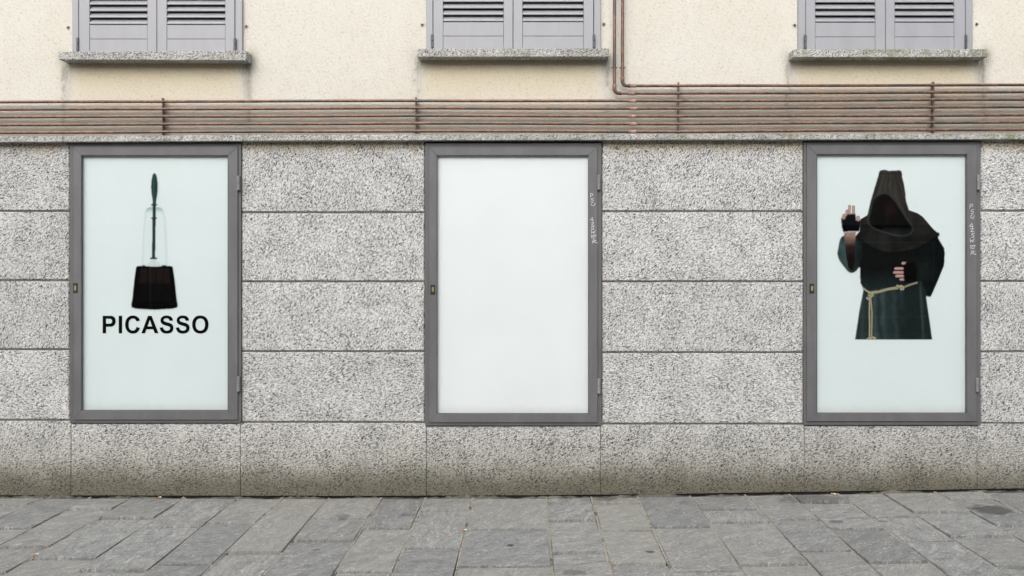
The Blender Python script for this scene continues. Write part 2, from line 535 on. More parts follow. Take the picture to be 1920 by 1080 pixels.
def paving_stone(x0, x1, y0, y1):
    bm = bmesh.new()
    n = 6
    lp = rect_loop(x0, x1, y0, y1, n, 0.0018, rs)
    wedge = (rs.uniform(0, .012), rs.uniform(-.006, .006))
    for p_ in lp:                       # the edge towards the wall is cut a little out of true
        if p_[1] > y1 - 0.01:
            p_[1] -= wedge[0] * 0.5 + wedge[1] * (p_[0] - x0) / (x1 - x0)
    cx, cy = (x0 + x1) / 2, (y0 + y1) / 2
    h = rs.uniform(-0.0025, 0.0025)
    tx, ty = rs.uniform(-.006, .006), -rs.choice((.006, .009, .012, .013)) / max(y1 - y0, .2)    # lipped: each stone stands proud at its street end
    def top(px_, py_, d):
        return GZ(px_) + h + tx * (px_ - cx) + ty * (py_ - cy) - d
    ch = 0.0018
    bot = [bm.verts.new((a, b, GZ(a) - 0.028)) for a, b in lp]
    mid = [bm.verts.new((a, b, top(a, b, ch * rs.uniform(0.4, 1.1)))) for a, b in lp]
    ins = []
    for a, b in lp:
        k = rs.uniform(0.6, 1.7) * ch
        a2 = a + (k if a < cx else -k); b2 = b + (k if b < cy else -k)
        ins.append(bm.verts.new((a2, b2, top(a2, b2, 0))))
    m = len(lp)
    for i in range(m):
        j = (i + 1) % m
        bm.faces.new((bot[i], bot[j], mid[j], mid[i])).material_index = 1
        bm.faces.new((mid[i], mid[j], ins[j], ins[i]))
    bm.faces.new(ins)
    o = child("paving_stone", bm, M['slate'], pave)
    o.data.materials.append(M['bed'])   # same dark colour on the flanks
    return o

YEND = -3.0
for (x0, x1, cr) in strips:
    xm = (x0 + x1) / 2
    ys = [-0.016 + rs.uniform(-0.010, 0.004)]
    for c in sorted(cr):
        ys.append((EYE - GZ(xm)) * F / (c - VY) - D)
    while ys[-1] > YEND + 0.25:
        ys.append(ys[-1] - rs.choice((0.42, 0.5, 0.58, 0.66)))
    gx = rs.uniform(0.006, 0.0105)
    for a, b in zip(ys[:-1], ys[1:]):
        gy = rs.choice((0.006, 0.0085, 0.0105, 0.012))
        paving_stone(x0 + gx, x1 - gx * rs.uniform(.6, 1.1), b + gy, a - gy)

# pale sand left standing in the long joints, worn away in places
for i, (x0, x1, cr) in enumerate(strips[1:]):
    bm = bmesh.new()
    n = 150
    prev = None
    ph = rs.uniform(0, 9); side = rs.choice((-1, 1)); full = rs.uniform(-0.2, 0.9)
    for k in range(n + 1):
        Y = YEND * k / n
        t = math.sin(Y * 2.7 + ph) * .6 + math.sin(Y * 7.3 + ph * 2) * .4
        lev = -0.0012 - 0.005 * max(0, min(1, 0.5 - full * .6 - t * .45)) - rs.uniform(0, .0012)
        xc = x0 + side * 0.0015
        wd = 0.0085 + 0.0025 * t
        cur = [bm.verts.new((xc - wd, Y, GZ(x0) + lev - .003)), bm.verts.new((xc + side * .002 + rs.uniform(-.001, .001), Y, GZ(x0) + lev)), bm.verts.new((xc + wd, Y, GZ(x0) + lev - .003))]
        if prev:
            for j in range(2):
                bm.faces.new((prev[j], cur[j], cur[j + 1], prev[j + 1]))
        prev = cur
    child("joint_sand", bm, M['joint'], pave)

# uneven mortar fillet where the wall meets the paving
bm = bmesh.new()
N = 420
prev = None
for i in range(N + 1):
    X = XL + (XR - XL) * i / N
    t = abs(math.sin(X * 3.1) * 0.6 + math.sin(X * 7.7 + 1) * 0.5 + math.sin(X * 1.3) * .4)
    dep = 0.006 + 0.012 * t * rs.uniform(0.5, 1.2)
    hh = -0.018 + 0.026 * t * rs.uniform(0.5, 1.3)
    g_ = GZ(X)
    cur = [bm.verts.new((X, 0.03, g_ + hh + 0.003)), bm.verts.new((X, -dep * 0.5, g_ + hh)), bm.verts.new((X, -dep - 0.004, g_ - 0.012))]
    if prev:
        for k in range(2):
            bm.faces.new((prev[k], cur[k], cur[k + 1], prev[k + 1]))
    prev = cur
child("mortar_fillet", bm, M['fillet'], pave)

# ------------------------------------------------------------------ the building
bld = thing("building", "cream stucco building with grey granite clad base and shuttered windows", "building")

# masonry behind the cladding and behind the stucco
ZL = EYE - (256 - VY) / 275            # about the top of the cladding


CASES = [dict(o=(131, 452, 268, 793), d=(136, 446, 274, 788), g=(152, 428, 291, 770), lock=(141.5, 540), hin=((447, 330, 357), (447, 706, 734))),
         dict(o=(797, 1128, 268, 798), d=(803, 1121, 275, 793), g=(819, 1104, 291, 776), lock=(811.5, 543), hin=((1123, 328, 356), (1123, 710, 738))),
         dict(o=(1507, 1838, 265, 797), d=(1512, 1832, 271, 791), g=(1531, 1813.5, 289, 775), lock=(1522, 541), hin=((1834.5, 328, 356), (1832.5, 709, 735)))]

bm = bmesh.new()
ex = [XL]
for cs in CASES:
    ex += [(cs['o'][0] + 2 - VX) / 275, (cs['o'][1] - 2 - VX) / 275]
ex.append(XR)
for k in range(len(ex) - 1):
    if k % 2 == 0:
        box(bm, ex[k], ex[k + 1], 0.010, 0.45, -0.25, ZL)
    else:                               # the wall is set back where a case is let in
        zc = EYE - (CASES[k // 2]['o'][3] - 2 - VY) / 275
        box(bm, ex[k], ex[k + 1], 0.010, 0.45, -0.25, zc)
        box(bm, ex[k], ex[k + 1], 0.033, 0.45, zc, ZL)
child("base_wall", bm, M['mortar'], bld)
child("shadow_gap_strip", boxbm(XL, XR, 0.008, 0.012, -0.06, 0.09), M['bed'], bld)  # dark strip that paints the shade in the gap at the wall foot

def granite_slab(x0, x1, z0, z1, name="granite_slab", y0=0.0, y1=0.034, ch=0.0055, mat='granite', zs=None):
    """slab with a chamfered, slightly uneven arris; zs=(bl, br) lets the lower edge follow the ground"""
    bm = bmesh.new()
    n = 8
    lp = rect_loop(x0, x1, z0, z1, n, 0.0009, rs)
    if zs:
        for p_ in lp:
            if p_[1] < z0 + 0.02:
                p_[1] = zs(p_[0])
    cx, cz = (x0 + x1) / 2, (z0 + z1) / 2
    dy = rs.uniform(-0.0012, 0.0012)
    back = [bm.verts.new((a, y1, b)) for a, b in lp]
    mid = [bm.verts.new((a, y0 + dy + ch * rs.uniform(.8, 1.2), b)) for a, b in lp]
    fr = []
    for a, b in lp:
        k = ch * rs.uniform(.8, 1.25)
        fr.append(bm.verts.new((a + (k if a < cx else -k), y0 + dy, b + (k if b < cz else -k))))
    m = len(lp)
    for i in range(m):
        j = (i + 1) % m
        bm.faces.new((back[i], back[j], mid[j], mid[i]))
        bm.faces.new((mid[i], mid[j], fr[j], fr[i]))
    bm.faces.new(fr)
    bm.faces.new(back)
    return child(name, bm, M[mat], bld)

def zx(px, py):
    return EYE - (py - VY) / 275.0
def xx(px):
    return (px - VX) / 275.0
JH = 0.0062                             # half a bed joint
# (x0px, x1px, [bed joint heights in px])
COLS = [(None, 130, (262, 396, 526, 655.5, 788)), (453, 796, (262, 398.5, 528, 659, 792)),
        (1129, 1506, (262, 396.5, 528, 661, 795)), (1839, None, (262, 395.5, 527.5, 659.5, 794))]
for (a, b, beds) in COLS:
    xa = XL if a is None else xx(a)
    xb = XR if b is None else xx(b)
    cuts = [xa, xb]
    if a is None: cuts = [xa, xb - 1.31, xb] if xb - xa > 1.4 else cuts
    if b is None: cuts = [xa, xa + 1.33, xb] if xb - xa > 1.4 else cuts
    for x0, x1 in zip(cuts[:-1], cuts[1:]):
        for t, u in zip(beds[:-1], beds[1:]):
            granite_slab(x0 + 0.001, x1 - 0.001, zx(0, u) + JH, zx(0, t) - (JH if t > 262 else 0))
# lowest course runs through below the cases
BJ = [(XL, xx(-232), 788), (xx(-232), xx(133), 788), (xx(133), xx(451), 794), (xx(451), xx(799.5), 792), (xx(799.5), xx(1126), 799), (xx(1126), xx(1508), 795),
      (xx(1508), xx(1832.5), 798), (xx(1832.5), xx(2205), 794), (xx(2205), XR, 794)]
for x0, x1, t in BJ:
    granite_slab(x0 + 0.0013, x1 - 0.0013, GZ((x0 + x1) / 2), zx(0, t) - JH * (1 if t in (788, 792, 795) else 0.5),
                 ch=0.0025, zs=lambda X: GZ(X) + 0.007)

# granite ledge above the cladding, in long pieces
def ledge_y(px):
    return np.interp(px, [-600, 0, 640, 1280, 1920, 2600], [258.5, 255.5, 252.3, 251, 250, 249])
LP = 0.062
for a, b in ((-560, 118), (118, 621), (621, 943), (943, 1640), (1640, 2476)):
    bm = bmesh.new()
    x0, x1 = xx(a) * 0.99, xx(b) * 0.99
    x0 += 0.0008; x1 -= 0.0008
    z0l = P(a, ledge_y(a), -LP).z; z0r = P(b, ledge_y(b), -LP).z
    th = 0.040
    box(bm, x0, x1, -LP, 0.034, 0, 1, 0.0)
    for v in bm.verts:
        zt = z0l if v.co.x < (x0 + x1) / 2 else z0r
        v.co.z = zt if v.co.z > 0.5 else zt - th
    bmesh.ops.bevel(bm, geom=list(bm.edges), offset=0.003, segments=1, affect='EDGES')
    child("ledge_stone", bm, M['sillstone'], bld)

# stucco wall with window openings and painted-in masks for run-off, cracks, dirt and some shade
WIN = [dict(fx=(135, 454), gap=(147.5, 440), mid=294, lou=((168, 276), (313, 422)), bot=97, rail=73, lb=46.7, sill=(110, 462, 97, 111.5, 95, 113), hole=((128, 52), (462, 50))),
       dict(fx=(799, 1126), gap=(812, 1113), mid=962, lou=((831, 944), (980, 1094)), bot=90.5, rail=67.5, lb=41.3, sill=(782, 1142, 91.5, 106.5, 90.5, 106), hole=((792, 47), (1132, 46))),
       dict(fx=(1497, 1824), gap=(1511, 1810), mid=1660.5, lou=((1529, 1641), (1678, 1789)), bot=91.5, rail=69, lb=42.3, sill=(1488, 1852, 92.5, 107, 92, 107), hole=((1490, 48), (1831, 46)))]
SY = 0.012                              # stucco face
ZTOP = 5.1
WTOP = 4.42
def stucco():
    xs = set(np.round(np.arange(XL, XR + 0.001, 0.024), 4).tolist()) | {XL, XR}
    zs = set(np.round(np.arange(ZL, ZTOP, 0.024), 4).tolist()) | {ZTOP}
    opens = []
    for w in WIN:
        x0, x1 = xx(w['fx'][0]) + 0.01, xx(w['fx'][1]) - 0.01
        z0 = zx(0, w['bot'] + 4)
        opens.append((x0, x1, z0, WTOP))
        xs |= {x0, x1}; zs |= {z0, WTOP}
    xs = sorted(xs); zs = sorted(zs)
    X, Z = np.meshgrid(xs, zs)
    nx, nz = len(xs), len(zs)
    px = X * 275 + VX; py = VY - (Z - EYE) * 275
    stain = np.zeros_like(X); clean_shade = np.zeros_like(X); grime_shade = np.zeros_like(X); crack = np.zeros_like(X)
    for i, w in enumerate(WIN):
        sl, sr, st = w['sill'][0] + 6, w['sill'][1] - 2, w['sill'][3] + 6
        if i == 0: sl, sr = 124, 462
        if i == 1: sl, sr = 786, 1137
        if i == 2: sl, sr = 1484, 1842
        inside = 1 / (1 + np.exp(-(px - sl - 12) / 4)) * 1 / (1 + np.exp((px - sr + 14) / 5))
        clean_shade = np.maximum(clean_shade, inside * np.clip(1 - (py - st) / 105, 0, 1) ** 0.9 * (py > st - 12) * 0.85)
        for cx, amp in ((sl, (0.85, 0.6, 0.6)[i]), (sr, (0.95, 0.65, 1.0)[i])):
            below = np.exp(-((px - cx) / 10) ** 2) * np.exp(-np.clip(py - st, 0, 999) / (34 if amp < 0.9 else 50)) * (py > st - 10)
            tail = np.exp(-((px - cx) / 5) ** 2) * np.exp(-np.clip(py - st, 0, 999) / 95) * (py > st - 10) * 0.45
            ox = cx + (9 if cx == sr else -9)
            side = np.exp(-((px - ox) / 10) ** 2) * np.exp(-((py - st + 8) / 17) ** 2) * (0.75 if amp > 0.9 else 0.4)
            stain = np.maximum(stain, amp * np.maximum(np.maximum(below, tail), side))
            wob = 2.2 * np.sin(py / 9.0 + i) + 1.4 * np.sin(py / 3.7)
            crack = np.maximum(crack, np.exp(-((px - cx - (-7 if cx == sl else 5) - wob) / 3.3) ** 2) * (py > st) * (py < 255) * 0.6)
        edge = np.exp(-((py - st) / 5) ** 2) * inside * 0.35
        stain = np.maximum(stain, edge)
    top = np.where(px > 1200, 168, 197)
    grime_shade = 1 / (1 + np.exp(-(py - top - 8) / 6)) * 0.62
    vid = np.arange(nx * nz).reshape(nz, nx)
    verts = np.stack([X.ravel(), np.full(X.size, SY), Z.ravel()], 1)
    faces = []
    for j in range(nz - 1):
        zc = (zs[j] + zs[j + 1]) / 2
        for i in range(nx - 1):
            xc = (xs[i] + xs[i + 1]) / 2
            if any(a < xc < b and c < zc < d for a, b, c, d in opens):
                continue
            faces.append((vid[j, i], vid[j, i + 1], vid[j + 1, i + 1], vid[j + 1, i]))
    me = bpy.data.meshes.new("stucco_wall")
    me.from_pydata(verts.tolist(), [], [tuple(int(k) for k in f) for f in faces])
    a = me.attributes.new("stain", 'FLOAT_COLOR', 'POINT')
    a.data.foreach_set("color", np.stack([stain.ravel(), clean_shade.ravel(), grime_shade.ravel(), np.ones(X.size)], 1).astype(np.float32).ravel())
    c = me.attributes.new("crack", 'FLOAT', 'POINT')
    c.data.foreach_set("value", crack.ravel().astype(np.float32))
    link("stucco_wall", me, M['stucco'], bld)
    # masonry behind, with the window openings left free
    bm = bmesh.new()
    zb = ZL + 0.001
    edges = [XL] + [e for o_ in opens for e in (o_[0], o_[1])] + [XR]
    for k in range(0, len(edges), 2):
        box(bm, edges[k], edges[k + 1], SY + 0.002, 0.45, zb, ZTOP)
    for (x0, x1, z0, z1) in opens:
        box(bm, x0, x1, SY + 0.002, 0.45, zb, z0)
        box(bm, x0, x1, SY + 0.002, 0.45, z1, ZTOP)
        box(bm, x0, x1, 0.30, 0.45, z0, z1)
    child("upper_masonry", bm, M['mortar'], bld)
    return opens
OPENS = stucco()

# windows: sill, frame, two louvred shutters each
for w in WIN:
    fx0, fx1 = w['fx']
    zb = zx(0, w['bot'])
    # sill
    a, b, t0, u0, t1, u1 = w['sill']
    SP = 0.10
    bm = bmesh.new()
    pl, pr = P(a, t0, -SP), P(b, t1, -SP)
    ql, qr = P(a, u0, -SP), P(b, u1, -SP)
    box(bm, pl.x, pr.x, -SP, 0.10, 0, 1)
    for v in bm.verts:
        lft = v.co.x < (pl.x + pr.x) / 2
        v.co.z = (pl.z if lft else pr.z) if v.co.z > 0.5 else (ql.z if lft else qr.z)
    bmesh.ops.bevel(bm, geom=list(bm.edges), offset=0.0018, segments=1, affect='EDGES')
    child("window_sill", bm, M['sillstone'], bld)
    zb = min(zb, P(0, (t0 + t1) / 2, -SP).z) - 0.004
    # fixed frame
    fy0, fy1 = -0.012, 0.09
    bm = bmesh.new()
    box(bm, P(fx0, 0, fy0).x, P(w['gap'][0] - .6, 0, fy0).x, fy0, fy1, zb, WTOP + 0.03, 0.0025)
    box(bm, P(w['gap'][1] + .6, 0, fy0).x, P(fx1, 0, fy0).x, fy0, fy1, zb, WTOP + 0.03, 0.0025)
    box(bm, P(w['gap'][0] - .6, 0, fy0).x, P(w['gap'][1] + .6, 0, fy0).x, fy0, fy1, WTOP - 0.02, WTOP + 0.03, 0.0025)
    child("window_frame", bm, M['shutter'], bld)
    # near-black sheet stands in for the unlit room behind the louvres
    child("dark_backing", boxbm(P(fx0, 0, .1).x + .02, P(fx1, 0, .1).x - .02, 0.10, 0.106, zb, WTOP), M['dark_void'], bld)
    y0, y1 = -0.022, 0.020
    for s in (0, 1):
        ga, gb = (w['gap'][0] + .4, w['mid'] - .5) if s == 0 else (w['mid'] + .5, w['gap'][1] - .4)
        la, lb_ = w['lou'][s]
        xa, xb = P(ga, 0, y0).x, P(gb, 0, y0).x
        xla, xlb = P(la, 0, y0).x, P(lb_, 0, y0).x
        z_rail = P(0, w['rail'], y0).z
        z_lou = P(0, w['lb'], y0).z
        ztop = WTOP - 0.024
        bm = bmesh.new()
        box(bm, xa, xla - .0012, y0, y1, zb + .003, ztop, 0.002)
        box(bm, xlb + .0012, xb, y0, y1, zb + .003, ztop, 0.002)
        sh = child("shutter", bm, M['shutter'], bld)
        child("shutter_rail", boxbm(xla, xlb, y0 + .002, y1 - .002, zb + .003, z_rail - .0012, 0.0015), M['shutter'], sh)
        child("shutter_panel", boxbm(xla, xlb, y0 + .002, y1 - .002, z_rail + .0012, z_lou, 0.0015), M['shutter'], sh)
        child("shutter_rail", boxbm(xla, xlb, y0 + .002, y1 - .002, ztop - .09, ztop - .002, 0.0015), M['shutter'], sh)
        # slats: 12 px pitch, leaning outwards at the foot
        pitch = 12.15 / 275
        z = z_lou + 0.006
        proto = None
        while z + pitch < ztop - .09:
            if proto is None:
                bm = bmesh.new()
                hgt = pitch * 0.985
                prof = [(y0 + .0035, 0.0), (y0 + .0015, .004), (y0 + .003, .012), (y0 + .034, hgt), (y0 + .039, hgt - .003), (y0 + .012, 0.0)]
                L = [bm.verts.new((xla + .0002, yy, zz)) for yy, zz in prof]
                Rr = [bm.verts.new((xlb - .0002, yy, zz)) for yy, zz in prof]
                k = len(prof)
                for i in range(k):
                    bm.faces.new((L[i], L[(i + 1) % k], Rr[(i + 1) % k], Rr[i]))
                bm.faces.new(L); bm.faces.new(Rr[::-1])
                proto = child("slat", bm, M['shutter'], sh)
                so = proto
            else:
                so = proto.copy()
                COL.objects.link(so)
            so.location = (0, 0, z)
            z += pitch
        # strap hinge at the foot of the shutter
        hx = w['gap'][0] - 1.4 if s == 0 else w['gap'][1] + 0.6
        hz0, hz1 = P(0, w['bot'] - .5, y0).z, P(0, w['bot'] - 26, y0).z
        hxx = P(hx, 0, y0).x
        bm = boxbm(hxx - .0085, hxx + .0085, y0 - .010, y0 + .002, hz0, (hz0 + hz1) / 2 - .0008, .003)
        box(bm, hxx - .0085, hxx + .0085, y0 - .010, y0 + .002, (hz0 + hz1) / 2 + .0008, hz1, .003)
        child("hinge", bm, M['hinge'], sh)
    # old shutter-stay holes either side
    for (hx, hy) in w['hole']:
        c = P(hx, hy, SY)
        bm = bmesh.new()
        n = 14
        ro = [0.0155 + rs.uniform(-.003, .003) for _ in range(n)]
        ring = []
        for rr_, yy in ((1.0, SY - .0008), (0.72, SY - .004), (0.55, SY - .001)):
            ring.append([bm.verts.new((c.x + ro[k] * rr_ * math.cos(2 * math.pi * k / n), yy, c.z + ro[k] * rr_ * math.sin(2 * math.pi * k / n))) for k in range(n)])
        for A, B in zip(ring[:-1], ring[1:]):
            for k in range(n):
                bm.faces.new((A[k], A[(k + 1) % n], B[(k + 1) % n], B[k]))
        hr = child("anchor_hole", bm, M['putty'], bld)
        bm = bmesh.new()
        bm.faces.new([bm.verts.new((c.x + ro[k] * .6 * math.cos(2 * math.pi * k / n), SY - .0014, c.z + ro[k] * .6 * math.sin(2 * math.pi * k / n))) for k in range(n)])
        child("socket", bm, M['black'], hr)

# ------------------------------------------------------------------ prints (flat sheets behind the glass)
def poly_mask(pts, X, Y):
    pts = np.asarray(pts, float)
    ins = np.zeros(X.shape, bool)
    n = len(pts)
    for i in range(n):
        x0, y0 = pts[i]; x1, y1 = pts[(i + 1) % n]
        if y0 == y1: continue
        c = (Y >= min(y0, y1)) & (Y < max(y0, y1))
        xi = x0 + (Y - y0) * (x1 - x0) / (y1 - y0)
        ins ^= c & (X < xi)
    return ins.astype(float)

def smooth_poly(pts, k=6):
    """closed Catmull-Rom through the points"""
    pts = np.asarray(pts, float); n = len(pts); out = []
    for i in range(n):
        p0, p1, p2, p3 = pts[i - 1], pts[i], pts[(i + 1) % n], pts[(i + 2) % n]
        for t in np.linspace(0, 1, k, endpoint=False):
            out.append(0.5 * ((2 * p1) + (p2 - p0) * t + (2 * p0 - 5 * p1 + 4 * p2 - p3) * t * t + (3 * p1 - p0 - 3 * p2 + p3) * t ** 3))
    return np.array(out)

def blur(a, r):
    r = max(1, int(round(r)))
    k = np.ones(2 * r + 1) / (2 * r + 1)
    for ax in (0, 1):
        for _ in range(2):
            a = np.apply_along_axis(lambda v: np.convolve(np.pad(v, r, mode='edge'), k, 'valid'), ax, a)
    return a

def seg_dist(X, Y, pts):
    d = np.full(X.shape, 1e9); tt = np.zeros(X.shape)
    acc = 0.0
    for (x0, y0), (x1, y1) in zip(pts[:-1], pts[1:]):
        L = math.hypot(x1 - x0, y1 - y0)
        t = np.clip(((X - x0) * (x1 - x0) + (Y - y0) * (y1 - y0)) / (L * L + 1e-9), 0, 1)
        dd = np.hypot(X - x0 - t * (x1 - x0), Y - y0 - t * (y1 - y0))
        m = dd < d
        d = np.where(m, dd, d); tt = np.where(m, acc + t * L, tt)
        acc += L
    return d, tt

def value_noise(X, Y, s, seed):
    r_ = np.random.RandomState(seed)
    tab = r_.rand(64, 64)
    u, v = X / s, Y / s
    i, j = np.floor(u).astype(int), np.floor(v).astype(int)
    fu, fv = u - i, v - j
    fu = fu * fu * (3 - 2 * fu); fv = fv * fv * (3 - 2 * fv)
    g_ = lambda a, b: tab[a % 64, b % 64]
    return (g_(i, j) * (1 - fu) + g_(i + 1, j) * fu) * (1 - fv) + (g_(i, j + 1) * (1 - fu) + g_(i + 1, j + 1) * fu) * fv

class Canvas:
    def __init__(self, x0, x1, y0, y1, step, bgc):
        self.xs = np.arange(x0, x1, step); self.ys = np.arange(y0, y1, step)
        self.X, self.Y = np.meshgrid(self.xs, self.ys)
        self.C = np.zeros(self.X.shape + (3,)) + np.asarray(bgc)
        self.A = np.zeros(self.X.shape)
        self.step = step
    def lay(self, mask, col, shade=None, cover=True):
        """col in photo 0..255, shade multiplies it"""
        c = np.maximum(s2l(col) * 0.80 - 0.004, 0.001)[None, None, :] * (1.0 if shade is None else shade[..., None])
        self.C = self.C * (1 - mask[..., None]) + c * mask[..., None]
        if cover:
            self.A = np.maximum(self.A, mask)
    def build(self, name, Yp, parent, label=None, thr=0.02):
        ny, nx = self.X.shape
        k = (D + Yp) / F
        V = np.stack([(self.X - VX) * k, np.full(self.X.shape, Yp), EYE - (self.Y - VY) * k], -1).reshape(-1, 3)
        V = V - np.array(parent.location)
        cellA = np.maximum(np.maximum(self.A[:-1, :-1], self.A[1:, 1:]), np.maximum(self.A[1:, :-1], self.A[:-1, 1:]))
        J, I = np.nonzero(cellA > thr)
        vid = np.arange(nx * ny).reshape(ny, nx)
        F_ = np.stack([vid[J + 1, I], vid[J + 1, I + 1], vid[J, I + 1], vid[J, I]], 1)
        used = np.unique(F_)
        remap = np.full(nx * ny, -1); remap[used] = np.arange(len(used))
        F_ = remap[F_]
        me = bpy.data.meshes.new(name)
        me.from_pydata(V[used].tolist(), [], F_.tolist())
        at = me.attributes.new("Col", 'FLOAT_COLOR', 'POINT')
        cc = np.concatenate([self.C.reshape(-1, 3)[used], np.ones((len(used), 1))], 1).astype(np.float32)
        at.data.foreach_set("color", cc.ravel())
        o = link(name, me, M['print'], parent)
        if label: o["label"] = label
        return o

def paint_brush(parent, Yp):
    cv = Canvas(242, 338, 320, 584, 0.6, POSTER_TINT)
    X, Y = cv.X, cv.Y
    T = lambda pts: [(220 + a / 3.272, 310 + b / 3.272) for a, b in pts]
    sm = lambda m: blur(m, 1)
    # glass bell: faint grey edges and a soft neck
    bell = poly_mask(T([(200, 255), (180, 266), (168, 292), (160, 380), (148, 622), (306, 622), (297, 400), (288, 300), (278, 270), (258, 255)]), X, Y)
    inner = blur(bell, 5)
    rim = sm(bell) * np.clip(1.15 - inner, 0, 1) ** 1.2
    cv.lay(sm(bell) * 0.10, (196, 214, 214))
    cv.lay(np.clip(rim * 0.8, 0, .6), (168, 188, 188))
    nx_ = np.exp(-((Y - 391) / 5.5) ** 2) * sm(bell) * 0.55
    cv.lay(nx_, (120, 150, 150))
    # bristles
    tuft = sm(poly_mask(T([(172, 628), (182, 605), (205, 588), (208, 572), (238, 572), (242, 588), (262, 603), (274, 628)]), X, Y))
    lines = 0.9 + 0.3 * np.sin((X - 288) * 2.3 + (X - 288) * (Y - 480) * 0.02)
    cv.lay(tuft, (214, 224, 224), np.clip(lines, 0.55, 1.2))
    # rod, collars, spindle handle
    xc = 289.2 - (Y - 385) * 0.013
    rod = ((np.abs(X - xc) < 3.1) & (Y > 380) & (Y < 485)).astype(float)
    shade = 0.7 + 0.9 * np.exp(-((X - xc + 0.9) / 0.9) ** 2)
    cv.lay(sm(rod), (44, 54, 56), shade)
    for yc, hw, hh in ((384.3, 6.1, 1.5), (409, 5.8, 1.4), (484.3, 6.9, 1.6)):
        m = sm((((X - xc) / hw) ** 4 + ((Y - yc) / hh) ** 4 < 1).astype(float))
        cv.lay(m, (34, 42, 44), 0.8 + 0.5 * np.exp(-((X - xc + 1) / 2.5) ** 2))
    t = np.clip((Y - 324.5) / (382 - 324.5), 0, 1)
    hw = np.interp(t, [0, .03, .08, .25, .45, .65, .85, 1], [0.5, 2.6, 4.0, 5.7, 6.4, 5.7, 3.9, 2.7])
    hx = 289.6
    hm = ((np.abs(X - hx) < hw) & (Y > 324.5) & (Y < 383)).astype(float)
    u = (X - hx) / np.maximum(hw, .5)
    cv.lay(sm(hm), (46, 70, 70), 0.45 + 0.75 * np.exp(-((u + 0.25) / 0.45) ** 2) + 0.25 * np.exp(-((u - .6) / .2) ** 2))
    # pot with bulging foot
    pot = poly_mask(T([(115, 622), (130, 617), (228, 621), (325, 617), (340, 622), (352, 700), (366, 835), (371, 852), (368, 872), (340, 880),
                       (228, 887), (115, 880), (88, 872), (85, 852), (92, 820), (104, 700)]), X, Y)
    u = (X - 289.5) / np.interp(Y, [499, 580], [34, 43])
    sh = 0.55 + 1.1 * np.exp(-((u + 0.86) / 0.07) ** 2) + 0.5 * np.exp(-((u - .9) / 0.06) ** 2) + 0.3 * np.exp(-((Y - 501.5) / 1.6) ** 2) * (np.abs(u) < .3) * 6
    foot = np.exp(-((Y - 571.5 + 3 * u * u) / 1.3) ** 2)
    sh = sh + 1.6 * foot
    cv.lay(sm(pot), (15, 18, 19), sh)
    pot_reflection = (np.abs(np.mod(X - 262, 14.8) - 7.4) < 6.6) * (Y < 531) * (Y > 503) * (np.abs(u) < .8)  # brownish reflections painted over the dark pot
    cv.lay(blur(pot_reflection.astype(float), 1) * 0.55, (44, 37, 35), cover=False)
    pot_reflection = (np.abs(np.mod(X - 262, 14.8) - 7.4) < 6.9) * (Y >= 531) * (Y < 566) * (np.abs(u) < .8)
    cv.lay(blur(pot_reflection.astype(float), 1) * 0.3, (32, 30, 30), cover=False)
    slot = sm(poly_mask(T([(150, 614), (172, 612), (170, 626), (160, 628)]), X, Y)) + sm(poly_mask(T([(272, 612), (304, 614), (298, 626), (276, 628)]), X, Y))
    cv.lay(np.clip(slot, 0, 1), (20, 24, 26))
    return cv.build("brush_print", Yp, parent, "printed picture of a lavatory brush in a black pot with glass bell")

